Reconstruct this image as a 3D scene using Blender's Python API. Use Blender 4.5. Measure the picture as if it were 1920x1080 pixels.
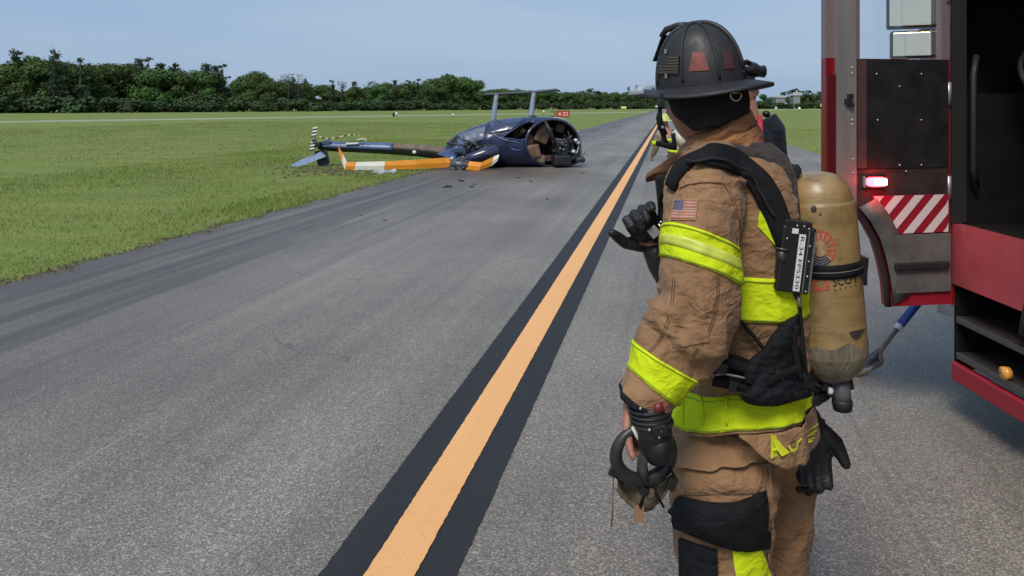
import bpy, bmesh, math, random
import numpy as np
from mathutils import Vector, Matrix, noise
from mathutils.bvhtree import BVHTree

for _o in list(bpy.data.objects):
    bpy.data.objects.remove(_o)
SC = bpy.context.scene
COL = SC.collection
R = math.radians
PI = math.pi

# ------------------------------------------------------------------ camera
FPX, HOR, CAMH, CX = 1400.0, 200.0, 1.68, 960.0      # focal length and horizon in photo pixels, eye height
cam = bpy.data.objects.new('camera', bpy.data.cameras.new('camera'))
COL.objects.link(cam)
cam.location = (0, 0, CAMH)
cam.rotation_euler = (R(90), 0, 0)
cam.data.sensor_width = 36
cam.data.sensor_fit = 'HORIZONTAL'
cam.data.lens = 36 * FPX / 1920
cam.data.shift_y = -(540 - HOR) / 1920
cam.data.clip_start = 0.05
cam.data.clip_end = 6000
SC.camera = cam

# ------------------------------------------------------------------ sky and sun
SUN_EL, SUN_AZ = R(52), R(205)          # azimuth clockwise from +Y: behind the camera, a little to its left
w = bpy.data.worlds.new('World')
SC.world = w
w.use_nodes = True
nt = w.node_tree
for n in list(nt.nodes):
    nt.nodes.remove(n)
wo = nt.nodes.new('ShaderNodeOutputWorld')
bg = nt.nodes.new('ShaderNodeBackground')
bg.inputs['Strength'].default_value = 0.10
sky = nt.nodes.new('ShaderNodeTexSky')
sky.sky_type = 'NISHITA'
sky.sun_disc = False
sky.sun_elevation = SUN_EL
sky.sun_rotation = SUN_AZ
sky.air_density = 1.0
sky.dust_density = 2.0
sky.ozone_density = 2.0
# a thin even cloud veil over the whole sky, a little uneven
tc = nt.nodes.new('ShaderNodeTexCoord')
mp = nt.nodes.new('ShaderNodeMapping')
mp.inputs['Scale'].default_value = (1.0, 1.0, 5.0)
n1 = nt.nodes.new('ShaderNodeTexNoise')
n1.inputs['Scale'].default_value = 1.5
n1.inputs['Detail'].default_value = 5
n1.inputs['Roughness'].default_value = 0.5
rp = nt.nodes.new('ShaderNodeValToRGB')
rp.color_ramp.elements[0].position = 0.34
rp.color_ramp.elements[0].color = (2.45, 4.05, 7.0, 1)
rp.color_ramp.elements[1].position = 0.66
rp.color_ramp.elements[1].color = (4.2, 5.5, 7.3, 1)
mx = nt.nodes.new('ShaderNodeMixRGB')
mx.inputs['Fac'].default_value = 0.80
nt.links.new(tc.outputs['Generated'], mp.inputs['Vector'])
nt.links.new(mp.outputs['Vector'], n1.inputs['Vector'])
nt.links.new(n1.outputs['Fac'], rp.inputs['Fac'])
nt.links.new(sky.outputs['Color'], mx.inputs['Color1'])
# paler haze low over the horizon, the same all round
sz = nt.nodes.new('ShaderNodeSeparateXYZ')
nt.links.new(tc.outputs['Generated'], sz.inputs[0])
hr = nt.nodes.new('ShaderNodeMapRange')
hr.inputs[1].default_value = 0.12; hr.inputs[2].default_value = 0.0; hr.inputs[3].default_value = 0.0; hr.inputs[4].default_value = 0.6
nt.links.new(sz.outputs[2], hr.inputs[0])
hz = nt.nodes.new('ShaderNodeMixRGB')
hz.inputs['Color2'].default_value = (4.0, 5.35, 7.2, 1)
nt.links.new(hr.outputs[0], hz.inputs['Fac'])
nt.links.new(rp.outputs['Color'], hz.inputs['Color1'])
nt.links.new(hz.outputs['Color'], mx.inputs['Color2'])
nt.links.new(mx.outputs['Color'], bg.inputs['Color'])
nt.links.new(bg.outputs['Background'], wo.inputs['Surface'])

sun = bpy.data.objects.new('sun', bpy.data.lights.new('sun', 'SUN'))
COL.objects.link(sun)
sun.data.energy = 2.7
sun.data.angle = R(22)
sun.data.color = (1.0, 0.93, 0.83)
_sd = Vector((math.sin(SUN_AZ) * math.cos(SUN_EL), math.cos(SUN_AZ) * math.cos(SUN_EL), math.sin(SUN_EL)))
sun.rotation_euler = _sd.to_track_quat('Z', 'Y').to_euler()
sun.location = (0, 0, 30)

SC.view_settings.view_transform = 'Standard'
SC.view_settings.look = 'None'
SC.view_settings.exposure = 0.0
SC.view_settings.gamma = 1.0
SC.view_settings.use_curve_mapping = False

# ------------------------------------------------------------------ helpers
def P(px, py, D):
    """photo pixel at depth D (metres along the view axis) -> world point"""
    return Vector(((px - CX) / FPX * D, D, CAMH - (py - HOR) / FPX * D))

def G(px, py):
    return P(px, py, FPX * CAMH / (py - HOR))

def PR(p):
    """world point -> photo pixel"""
    return (CX + p[0] / p[1] * FPX, HOR + (CAMH - p[2]) / p[1] * FPX)

MATS = {}

def mat(name, col, rough=0.6, metal=0.0, var=0.0, vscale=8.0, bump=0.0, bscale=60.0, col2=None, spec=0.5,
        emit=None, estr=0.0, alpha=None, coat=0.0, trans=0.0, detail=4.0, coords='Object', stretch=None, sheen=0.0):
    if name in MATS:
        return MATS[name]
    m = bpy.data.materials.new(name)
    m.use_nodes = True
    t = m.node_tree
    b = t.nodes['Principled BSDF']
    b.inputs['Base Color'].default_value = (*col, 1)
    b.inputs['Roughness'].default_value = rough
    b.inputs['Metallic'].default_value = metal
    b.inputs['Specular IOR Level'].default_value = spec
    b.inputs['Coat Weight'].default_value = coat
    b.inputs['Coat Roughness'].default_value = 0.08
    b.inputs['Transmission Weight'].default_value = trans
    if sheen:
        b.inputs['Sheen Weight'].default_value = sheen
        b.inputs['Sheen Roughness'].default_value = 0.5
    if alpha is not None:
        b.inputs['Alpha'].default_value = alpha
    if emit:
        b.inputs['Emission Color'].default_value = (*emit, 1)
        b.inputs['Emission Strength'].default_value = estr
    if var or bump or col2:
        tcn = t.nodes.new('ShaderNodeTexCoord')
        vec = tcn.outputs[coords]
        if stretch:
            mpn = t.nodes.new('ShaderNodeMapping')
            mpn.inputs['Scale'].default_value = stretch
            t.links.new(vec, mpn.inputs['Vector'])
            vec = mpn.outputs['Vector']
    if var or col2:
        nn = t.nodes.new('ShaderNodeTexNoise')
        nn.inputs['Scale'].default_value = vscale
        nn.inputs['Detail'].default_value = detail
        nn.inputs['Roughness'].default_value = 0.6
        t.links.new(vec, nn.inputs['Vector'])
        rr = t.nodes.new('ShaderNodeValToRGB')
        c2 = col2 if col2 else tuple(min(1, c * (1 + var)) for c in col)
        c1 = col if col2 else tuple(c * (1 - var) for c in col)
        rr.color_ramp.elements[0].position = 0.32
        rr.color_ramp.elements[0].color = (*c1, 1)
        rr.color_ramp.elements[1].position = 0.68
        rr.color_ramp.elements[1].color = (*c2, 1)
        t.links.new(nn.outputs['Fac'], rr.inputs['Fac'])
        t.links.new(rr.outputs['Color'], b.inputs['Base Color'])
    if bump:
        n2 = t.nodes.new('ShaderNodeTexNoise')
        n2.inputs['Scale'].default_value = bscale
        n2.inputs['Detail'].default_value = 3
        t.links.new(vec, n2.inputs['Vector'])
        bp = t.nodes.new('ShaderNodeBump')
        bp.inputs['Strength'].default_value = bump
        bp.inputs['Distance'].default_value = 0.01
        t.links.new(n2.outputs['Fac'], bp.inputs['Height'])
        t.links.new(bp.outputs['Normal'], b.inputs['Normal'])
    MATS[name] = m
    return m

ORIG = {}          # object -> world origin of the object (children store geometry relative to it)

def tag(o, label=None, cat=None, group=None, kind=None):
    if label: o['label'] = label
    if cat: o['category'] = cat
    if group: o['group'] = group
    if kind: o['kind'] = kind
    return o

def thing(name, loc, label, cat, group=None):
    o = bpy.data.objects.new(name, None)
    COL.objects.link(o)
    o.location = loc
    o.empty_display_size = 0.1
    ORIG[o.name] = Vector(loc)
    return tag(o, label, cat, group)

class MB:
    """collects verts and faces in world coordinates, then links them as one mesh object"""
    def __init__(s):
        s.v = []; s.f = []; s.sm = []
    def add(s, verts, faces, smooth=True):
        k = len(s.v)
        s.v.extend([tuple(v) for v in verts])
        s.f.extend([tuple(i + k for i in f) for f in faces])
        s.sm.extend([smooth] * len(faces))
        return s
    def grid(s, g, closed=True, cap0=False, cap1=False, smooth=True):
        """g[i][j]: rows of points"""
        n, m = len(g), len(g[0])
        vs = [p for r in g for p in r]
        fs = []
        for i in range(n - 1):
            for j in range(m if closed else m - 1):
                a, b = i * m + j, i * m + (j + 1) % m
                fs.append((a, b, b + m, a + m))
        if cap0: fs.append(tuple(range(m))[::-1])
        if cap1: fs.append(tuple((n - 1) * m + j for j in range(m)))
        return s.add(vs, fs, smooth)
    def box(s, c, half, rot=None, bev=0.0, smooth=False):
        c = Vector(c)
        M = rot if rot else Matrix.Identity(3)
        if bev > 0:
            bm = bmesh.new()
            bmesh.ops.create_cube(bm, size=2)
            for v in bm.verts:
                v.co = Vector((v.co.x * half[0], v.co.y * half[1], v.co.z * half[2]))
            bmesh.ops.bevel(bm, geom=list(bm.edges), offset=bev, segments=2, profile=0.5, affect='EDGES')
            bm.verts.index_update()
            vs = [c + M @ v.co for v in bm.verts]
            fs = [tuple(v.index for v in f.verts) for f in bm.faces]
            bm.free()
            return s.add(vs, fs, smooth)
        vs = [c + M @ Vector((x * half[0], y * half[1], z * half[2])) for x in (-1, 1) for y in (-1, 1) for z in (-1, 1)]
        fs = [(0, 1, 3, 2), (4, 6, 7, 5), (0, 4, 5, 1), (2, 3, 7, 6), (0, 2, 6, 4), (1, 5, 7, 3)]
        return s.add(vs, fs, smooth)
    def tube(s, pts, rad, n=10, caps=True, flat=1.0, smooth=True):
        pts = [Vector(p) for p in pts]
        if not hasattr(rad, '__len__'): rad = [rad] * len(pts)
        g = []
        prev = None
        for i, p in enumerate(pts):
            a = pts[max(0, i - 1)]; b = pts[min(len(pts) - 1, i + 1)]
            T = (b - a).normalized()
            if prev is None:
                u = T.cross(Vector((0, 0, 1)))
                if u.length < 1e-3: u = T.cross(Vector((1, 0, 0)))
                u.normalize()
            else:
                u = (prev - T * prev.dot(T)).normalized()
            prev = u
            v = T.cross(u)
            g.append([p + u * rad[i] * math.cos(2 * PI * k / n) + v * rad[i] * flat * math.sin(2 * PI * k / n) for k in range(n)])
        return s.grid(g, True, caps, caps, smooth)
    def sphere(s, c, r, n=16, m=10, M=None):
        c = Vector(c)
        if not hasattr(r, '__len__'): r = (r, r, r)
        g = []
        for i in range(m + 1):
            th = PI * i / m
            row = []
            for j in range(n):
                ph = 2 * PI * j / n
                q = Vector((r[0] * math.sin(th) * math.cos(ph), r[1] * math.sin(th) * math.sin(ph), r[2] * math.cos(th)))
                row.append(c + (M @ q if M else q))
            g.append(row)
        return s.grid(g)
    def prism(s, poly, d, smooth=False):
        """poly: list of 3d points, extruded by vector d"""
        d = Vector(d); n = len(poly)
        vs = [Vector(p) for p in poly] + [Vector(p) + d for p in poly]
        fs = [tuple(range(n))[::-1], tuple(range(n, 2 * n))]
        fs += [(i, (i + 1) % n, (i + 1) % n + n, i + n) for i in range(n)]
        return s.add(vs, fs, smooth)
    def mesh(s, name, org=(0, 0, 0)):
        me = bpy.data.meshes.new(name)
        ox, oy, oz = org
        me.from_pydata([(x - ox, y - oy, z - oz) for x, y, z in s.v], [], s.f)
        me.polygons.foreach_set('use_smooth', s.sm)
        me.update()
        return me
    def build(s, name, m, parent=None, loc=None, fix=True):
        if parent is not None:
            org = ORIG[parent.name]
        else:
            org = Vector(loc) if loc is not None else Vector((0, 0, 0))
        me = s.mesh(name, org)
        if fix:
            bm = bmesh.new(); bm.from_mesh(me)
            bmesh.ops.recalc_face_normals(bm, faces=bm.faces)
            bm.to_mesh(me); bm.free()
        me.materials.append(m)
        o = bpy.data.objects.new(name, me)
        COL.objects.link(o)
        if parent is not None:
            o.parent = parent
        else:
            o.location = org
        ORIG[o.name] = org
        return o
    def bvh(s):
        return BVHTree.FromPolygons([Vector(v) for v in s.v], s.f)

def cast(bvh, px, py, ref=1.75):
    o = Vector((0, 0, CAMH))
    d = (P(px, py, 1.0) - o).normalized()
    loc, nrm, idx, dist = bvh.ray_cast(o, d)
    if loc is None:
        loc, nrm, idx, dist = bvh.find_nearest(P(px, py, ref))
    if nrm.dot(d) > 0: nrm = -nrm
    return loc, nrm

def bil(q, u, v):
    """bilinear in a pixel quad q = (top-left, top-right, bottom-right, bottom-left)"""
    a = [q[0][k] * (1 - u) + q[1][k] * u for k in (0, 1)]
    b = [q[3][k] * (1 - u) + q[2][k] * u for k in (0, 1)]
    return a[0] * (1 - v) + b[0] * v, a[1] * (1 - v) + b[1] * v

def decal(mb, bvh, rows, off=0.003, thick=0.004):
    """sheet lying on a surface; rows = grid of pixels; the rim is turned down into the surface"""
    g = []; lo = []
    for r in rows:
        a = []; b = []
        for px, py in r:
            l, n = cast(bvh, px, py)
            a.append(l + n * off); b.append(l + n * (off - thick))
        g.append(a); lo.append(b)
    mb.grid(g, closed=False)
    top = g[0] + [r[-1] for r in g[1:]] + g[-1][::-1][1:] + [r[0] for r in g[1:-1]][::-1]
    bot = lo[0] + [r[-1] for r in lo[1:]] + lo[-1][::-1][1:] + [r[0] for r in lo[1:-1]][::-1]
    mb.grid([top, bot], closed=True, smooth=False)
    return mb

def qrows(q, nu=12, nv=8):
    return [[bil(q, i / nu, j / nv) for i in range(nu + 1)] for j in range(nv + 1)]

def catmull(keys, n):
    K = np.array(keys, float)
    m = len(K)
    out = []
    for t in np.linspace(0, m - 1, n):
        i = min(int(t), m - 2); f = t - i
        p0 = K[max(0, i - 1)]; p1 = K[i]; p2 = K[i + 1]; p3 = K[min(m - 1, i + 2)]
        out.append(0.5 * (2 * p1 + (p2 - p0) * f + (2 * p0 - 5 * p1 + 4 * p2 - p3) * f * f + (3 * p1 - p0 - 3 * p2 + p3) * f ** 3))
    return np.array(out)

def ribbon(mb, pts, nrms, width, thick, smooth=True):
    """strap: pts on its underside, nrms outward"""
    pts = [Vector(p) for p in pts]
    g = []
    for i, p in enumerate(pts):
        T = (pts[min(i + 1, len(pts) - 1)] - pts[max(0, i - 1)]).normalized()
        N = (Vector(nrms[i]) - T * Vector(nrms[i]).dot(T)).normalized()
        S = T.cross(N)
        w_ = width[i] if hasattr(width, '__len__') else width
        e = min(thick * 0.5, w_ * 0.2)
        g.append([p - S * w_ / 2, p - S * w_ / 2 + N * thick * 0.6, p - S * (w_ / 2 - e) + N * thick,
                  p + S * (w_ / 2 - e) + N * thick, p + S * w_ / 2 + N * thick * 0.6, p + S * w_ / 2])
    return mb.grid(g, True, True, True, smooth)

def strap_px(mb, bvh, pix, width, thick, off=0.002, n=24):
    K = catmull(pix, n)
    pts = []; nr = []
    for x, y in K:
        l, nn = cast(bvh, x, y)
        pts.append(l + nn * off); nr.append(nn)
    # relax
    for _ in range(2):
        pts = [pts[0]] + [(pts[i - 1] + pts[i] * 2 + pts[i + 1]) / 4 for i in range(1, len(pts) - 1)] + [pts[-1]]
        nr = [nr[0]] + [(nr[i - 1] + nr[i] * 2 + nr[i + 1]).normalized() for i in range(1, len(nr) - 1)] + [nr[-1]]
    if hasattr(width, '__len__'):
        width = list(np.interp(np.linspace(0, 1, n), np.linspace(0, 1, len(width)), width))
    return ribbon(mb, pts, nr, width, thick)

def text2d(s, size=1.0):
    """outline letters as a flat mesh centred on the origin: verts (x, y), faces"""
    cu = bpy.data.curves.new('txt', 'FONT')
    cu.body = s; cu.size = size; cu.align_x = 'CENTER'; cu.align_y = 'CENTER'
    cu.resolution_u = 3
    ob = bpy.data.objects.new('txt', cu)
    COL.objects.link(ob)
    dg = bpy.context.evaluated_depsgraph_get()
    me = bpy.data.meshes.new_from_object(ob.evaluated_get(dg))
    vs = [(v.co.x, v.co.y) for v in me.vertices]
    fs = [tuple(p.vertices) for p in me.polygons]
    bpy.data.objects.remove(ob); bpy.data.curves.remove(cu); bpy.data.meshes.remove(me)
    xs = [v[0] for v in vs]; ys = [v[1] for v in vs]
    cx, cy = (min(xs) + max(xs)) / 2, (min(ys) + max(ys)) / 2
    return [(x - cx, y - cy) for x, y in vs], fs, max(xs) - min(xs), max(ys) - min(ys)

def text_on(mb, s, fn):
    """letters mapped by fn(u, v), u and v in -0.5..0.5, to world points"""
    vs, fs, wd, ht = text2d(s)
    return mb.add([fn(x / wd, y / ht) for x, y in vs], fs, False)

def sub(o, lv=1):
    md = o.modifiers.new('sub', 'SUBSURF'); md.levels = lv; md.render_levels = lv
    return o

def remesh(o, vox=0.006, sm=3):
    md = o.modifiers.new('fuse', 'REMESH'); md.mode = 'VOXEL'; md.voxel_size = vox; md.use_smooth_shade = True
    if sm:
        m2 = o.modifiers.new('soft', 'SMOOTH'); m2.iterations = sm; m2.factor = 0.5
    return o

def solid(o, th):
    md = o.modifiers.new('thick', 'SOLIDIFY'); md.thickness = th; md.offset = -1
    return o
# ------------------------------------------------------------------ ground, taxiway, markings
AZ = math.atan(293 / 1400)                      # the taxiway runs to the vanishing point at pixel (1253, 200)
DV = Vector((math.sin(AZ), math.cos(AZ), 0)); NV = Vector((math.cos(AZ), -math.sin(AZ), 0))
def TW(s, t, z=0.0):
    p = NV * s + DV * t
    return Vector((p.x, p.y, z))

def node_mat(name):
    m = bpy.data.materials.new(name); m.use_nodes = True
    t = m.node_tree
    return m, t, t.nodes['Principled BSDF'], t.nodes.new, t.links.new

def taxi_coords(t):
    """object coords turned so that x runs across and y along the taxiway"""
    a = t.nodes.new('ShaderNodeTexCoord'); b = t.nodes.new('ShaderNodeMapping')
    b.inputs['Rotation'].default_value = (0, 0, AZ)
    t.links.new(a.outputs['Object'], b.inputs['Vector'])
    return b.outputs['Vector']

def mapping(t, vec, sc, loc=(0, 0, 0)):
    b = t.nodes.new('ShaderNodeMapping')
    b.inputs['Scale'].default_value = sc; b.inputs['Location'].default_value = loc
    t.links.new(vec, b.inputs['Vector'])
    return b.outputs['Vector']

def noise_n(t, vec, sc, det=4, ro=0.55):
    n = t.nodes.new('ShaderNodeTexNoise')
    n.inputs['Scale'].default_value = sc; n.inputs['Detail'].default_value = det; n.inputs['Roughness'].default_value = ro
    t.links.new(vec, n.inputs['Vector'])
    return n.outputs['Fac']

def ramp(t, fac, stops):
    r = t.nodes.new('ShaderNodeValToRGB')
    el = r.color_ramp.elements
    while len(el) < len(stops): el.new(0.5)
    for e, (p, c) in zip(el, stops):
        e.position = p
        e.color = (*c, 1) if hasattr(c, '__len__') else (c, c, c, 1)
    t.links.new(fac, r.inputs['Fac'])
    return r.outputs['Color']

def mixc(t, fac, a, b, mode='MIX'):
    n = t.nodes.new('ShaderNodeMixRGB'); n.blend_type = mode
    for k, v in (('Fac', fac), ('Color1', a), ('Color2', b)):
        if isinstance(v, (int, float)): n.inputs[k].default_value = v if k == 'Fac' else (v, v, v, 1)
        elif isinstance(v, tuple): n.inputs[k].default_value = (*v, 1)
        else: t.links.new(v, n.inputs[k])
    return n.outputs['Color']

def math_n(t, op, a, b=0.0, clamp=False):
    n = t.nodes.new('ShaderNodeMath'); n.operation = op; n.use_clamp = clamp
    for i, v in enumerate((a, b)):
        if isinstance(v, (int, float)): n.inputs[i].default_value = v
        else: t.links.new(v, n.inputs[i])
    return n.outputs[0]

def bump_n(t, h, st, dist, b):
    n = t.nodes.new('ShaderNodeBump')
    n.inputs['Strength'].default_value = st; n.inputs['Distance'].default_value = dist
    t.links.new(h, n.inputs['Height']); t.links.new(n.outputs['Normal'], b.inputs['Normal'])

# field grass under the blades
def field_material():
    m, t, b, N, L = node_mat('field')
    v = N('ShaderNodeTexCoord').outputs['Object']
    big = noise_n(t, v, 0.09, 6, .65)
    mid = noise_n(t, mapping(t, v, (0.35, 0.9, 1)), 1.0, 5)
    fine = noise_n(t, v, 22, 3)
    c1 = ramp(t, big, [(0.3, (0.145, 0.205, 0.046)), (0.5, (0.20, 0.235, 0.06)), (0.7, (0.26, 0.25, 0.085))])
    c2 = ramp(t, mid, [(0.32, (0.10, 0.145, 0.034)), (0.55, (0.175, 0.225, 0.055)), (0.75, (0.25, 0.245, 0.09))])
    c = mixc(t, 0.55, c1, c2)
    c = mixc(t, 0.35, c, ramp(t, fine, [(0.3, 0.25), (0.7, 0.8)]), 'OVERLAY')
    L(c, b.inputs['Base Color'])
    b.inputs['Roughness'].default_value = 0.9; b.inputs['Specular IOR Level'].default_value = 0.15
    bump_n(t, fine, 0.5, 0.05, b)
    return m
mb = MB()
mb.add([(-3000, -400, 0), (3000, -400, 0), (3000, 5000, 0), (-3000, 5000, 0)], [(0, 1, 2, 3)], False)
tag(mb.build('ground', field_material()), kind='structure')

LEFT, RIGHT = -6.13, 5.18
def asphalt_material():
    m, t, b, N, L = node_mat('asphalt')
    v = taxi_coords(t)
    agg = N('ShaderNodeTexVoronoi'); agg.inputs['Scale'].default_value = 165
    L(v, agg.inputs['Vector'])
    cell = agg.outputs['Color']
    sep = N('ShaderNodeSeparateColor'); L(cell, sep.inputs[0])
    stone = ramp(t, sep.outputs[0], [(0.0, (.085,.083,.080)), (0.45, (.20,.196,.19)), (0.85, (.345,.337,.325)), (0.985, (.60,.59,.57))])
    fine = noise_n(t, v, 420, 2)
    big = noise_n(t, v, 0.35, 5)
    streak = noise_n(t, mapping(t, v, (1.4, 0.05, 1)), 1.0, 5)
    thin = noise_n(t, mapping(t, v, (9, 0.10, 1)), 1.0, 4)
    c = mixc(t, 0.30, stone, ramp(t, fine, [(0.3, (.14,.137,.13)), (0.7, (.31,.302,.29))]))
    c = mixc(t, 0.85, c, ramp(t, big, [(0.3, 0.33), (0.7, 0.62)]), 'OVERLAY')
    c = mixc(t, 0.75, c, ramp(t, streak, [(0.3, 0.36), (0.7, 0.62)]), 'OVERLAY')
    c = mixc(t, 0.30, c, ramp(t, thin, [(0.35, 0.38), (0.65, 0.6)]), 'OVERLAY')
    # dark old tyre and seal streaks along the left shoulder
    sx = N('ShaderNodeSeparateXYZ'); L(v, sx.inputs[0])
    wob = math_n(t, 'MULTIPLY', math_n(t, 'SUBTRACT', noise_n(t, mapping(t, v, (1.5, 0.09, 1)), 1.0, 5), 0.5), 3.4)
    sh = math_n(t, 'ADD', sx.outputs[0], wob)
    k = N('ShaderNodeMapRange'); k.inputs[1].default_value = -2.9; k.inputs[2].default_value = -4.9
    L(sh, k.inputs[0])
    dark = math_n(t, 'MULTIPLY', k.outputs[0], ramp(t, noise_n(t, mapping(t, v, (6, 0.12, 1)), 1.0, 4), [(0.3, 0.35), (0.6, 1.0)]), True)
    c = mixc(t, math_n(t, 'MULTIPLY', dark, 0.80), c, (0.060, 0.059, 0.059))
    # earth scraped over the surface round the wreck
    og = N('ShaderNodeTexCoord').outputs['Object']
    d = N('ShaderNodeVectorMath'); d.operation = 'DISTANCE'
    L(mapping(t, og, (0.33, 0.42, 1)), d.inputs[0]); d.inputs[1].default_value = (-0.33 * 0.4, 0.42 * 18.6, 0)
    kk = N('ShaderNodeMapRange'); kk.inputs[1].default_value = 1.15; kk.inputs[2].default_value = 0.15
    L(math_n(t, 'ADD', d.outputs['Value'], math_n(t, 'MULTIPLY', math_n(t, 'SUBTRACT', noise_n(t, mapping(t, og, (1, 2.5, 1)), 0.9, 6, 0.65), 0.5), 2.0)), kk.inputs[0])
    c = mixc(t, math_n(t, 'MULTIPLY', kk.outputs[0], 0.8, True), c, (0.105, 0.088, 0.075))
    crk = N('ShaderNodeTexVoronoi'); crk.feature = 'DISTANCE_TO_EDGE'; crk.inputs['Scale'].default_value = 0.33
    wq = N('ShaderNodeVectorMath'); wq.operation = 'MULTIPLY_ADD'; nq = N('ShaderNodeTexNoise'); nq.inputs['Scale'].default_value = 1.6; nq.inputs['Detail'].default_value = 5
    L(v, nq.inputs['Vector']); L(nq.outputs['Color'], wq.inputs[0]); wq.inputs[1].default_value = (.9, .9, .9); L(v, wq.inputs[2]); L(wq.outputs[0], crk.inputs['Vector'])
    line = math_n(t, 'MULTIPLY', ramp(t, crk.outputs['Distance'], [(.0, 1.), (.0035, 0.)]), ramp(t, noise_n(t, v, .5, 3), [(.48, 0.), (.62, .75)]))
    c = mixc(t, line, c, (.07, .066, .062))
    # pale scrape lines and dark rubber along the rolling direction
    scr = math_n(t, 'MULTIPLY', ramp(t, noise_n(t, mapping(t, v, (34, .22, 1)), 1.0, 3, .6), [(.66, 0.), (.72, 1.)]), ramp(t, noise_n(t, mapping(t, v, (.8, .15, 1)), 1.0, 3), [(.45, 0.), (.62, .45)]))
    c = mixc(t, scr, c, (.42, .41, .39))
    rub = math_n(t, 'MULTIPLY', ramp(t, noise_n(t, mapping(t, v, (5.5, .03, 1), (3.3, 0, 0)), 1.0, 3, .6), [(.58, 0.), (.70, 1.)]), .35)
    c = mixc(t, rub, c, (.085, .082, .080))
    c = mixc(t, 1.0, c, (.92, .835, .715), 'MULTIPLY')
    L(c, b.inputs['Base Color'])
    b.inputs['Roughness'].default_value = 0.55; b.inputs['Specular IOR Level'].default_value = 0.5
    h = math_n(t, 'ADD', math_n(t, 'MULTIPLY', sep.outputs[0], 0.7), math_n(t, 'MULTIPLY', fine, 0.5))
    bump_n(t, h, 0.50, 0.004, b)
    return m

def strip(name, m, s0, s1, t0, t1, z, jit, step, seed, grow=0.0, kind='structure'):
    rnd = random.Random(seed)
    mb = MB(); g = []
    t = t0
    while t < t1:
        a = s0 + rnd.uniform(-jit, jit); c = s1 + rnd.uniform(-jit, jit)
        g.append([TW(a, t, z), TW(c, t, z)])
        t += step * (1 if t < 60 else 20)
    g.append([TW(s0, t1, z), TW(s1, t1, z)])
    mb.grid(g, closed=False, smooth=False)
    o = mb.build(name, m, fix=False)
    # make sure it faces up
    if o.data.polygons[0].normal.z < 0: o.data.flip_normals()
    if kind: tag(o, kind=kind)
    return o
ASPH = asphalt_material()
strip('taxiway', ASPH, LEFT, RIGHT, -14, 900, 0.012, 0.05, 0.25, 3)

def paint(name, col, lo, wear):
    m, t, b, N, L = node_mat(name)
    v = taxi_coords(t)
    agg = N('ShaderNodeTexVoronoi'); agg.inputs['Scale'].default_value = 190
    L(v, agg.inputs['Vector'])
    sep = N('ShaderNodeSeparateColor'); L(agg.outputs['Color'], sep.inputs[0])
    big = noise_n(t, mapping(t, v, (4, 0.6, 1)), 1.0, 6)
    c = mixc(t, 0.5, ramp(t, big, [(0.3, lo), (0.7, col)]), ramp(t, sep.outputs[0], [(0, lo), (0.9, col)]))
    spots = math_n(t, 'MULTIPLY', ramp(t, noise_n(t, v, 38, 5, 0.7), [(0.60, 0.0), (0.72, 1.0)]), wear)
    c = mixc(t, spots, c, (0.13, 0.125, 0.12))
    L(c, b.inputs['Base Color']); b.inputs['Roughness'].default_value = 0.65
    b.inputs['Specular IOR Level'].default_value = 0.3
    bump_n(t, sep.outputs[0], 0.35, 0.003, b)
    return m
BLK = paint('black_marking_paint', (0.033, 0.033, 0.034), (0.019, 0.019, 0.020), 0.22)
YEL = paint('yellow_marking_paint', (0.90, 0.49, 0.20), (0.80, 0.405, 0.15), 0.35)
strip('black_border_marking', BLK, -1.215, -0.735, -10, 700, 0.016, 0.003, 0.03, 5)
strip('yellow_line_marking', YEL, -1.056, -0.880, -10, 700, 0.020, 0.002, 0.02, 6)

# pale paved strip crossing far behind the field
A_, B_ = G(250, 226), G(1545, 205.2)
u_ = (B_ - A_).normalized(); w_ = Vector((-u_.y, u_.x, 0))
mb = MB()
mb.add([A_ - u_ * 400 - w_ * 1.5 + Vector((0, 0, .008)), B_ + u_ * 500 - w_ * 1.5 + Vector((0, 0, .008)),
        B_ + u_ * 500 + w_ * 9 + Vector((0, 0, .008)), A_ - u_ * 400 + w_ * 9 + Vector((0, 0, .008))], [(0, 1, 2, 3)], False)
tag(mb.build('runway', mat('pale_runway', (0.30, 0.33, 0.20), 0.9, var=0.15, vscale=0.2)), kind='structure')

# ------------------------------------------------------------------ grass blades (uncountable)
def grass_material():
    m, t, b, N, L = node_mat('grass_blades')
    v = N('ShaderNodeTexCoord').outputs['Object']
    a = noise_n(t, v, 0.35, 5); c_ = noise_n(t, v, 9, 3)
    c = mixc(t, 0.5, ramp(t, a, [(0.3, (0.135, 0.20, 0.036)), (0.55, (0.21, 0.262, 0.06)), (0.72, (0.33, 0.295, 0.11))]),
             ramp(t, c_, [(0.3, (0.12, 0.19, 0.034)), (0.6, (0.20, 0.25, 0.06)), (0.8, (0.33, 0.29, 0.13))]))
    c = mixc(t, math_n(t, 'MULTIPLY', ramp(t, noise_n(t, mapping(t, v, (.6, 1.5, 1)), .16, 6, .7), [(.50, 0.), (.66, 1.)]), .55), c, (.30, .27, .11))
    L(c, b.inputs['Base Color']); b.inputs['Roughness'].default_value = 0.7
    b.inputs['Specular IOR Level'].default_value = 0.2
    return m
rng = np.random.default_rng(11)
def blades(n, s_lo, s_hi, t0, t1, hgt, wid, pw=1.6):
    tt = t0 + (t1 - t0) * rng.random(n) ** pw
    ss = s_lo + (s_hi - s_lo) * rng.random(n)
    return ss, tt, hgt * (0.5 + rng.random(n)), wid * (0.6 + 0.8 * rng.random(n)) * (1 + tt / 30)
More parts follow.
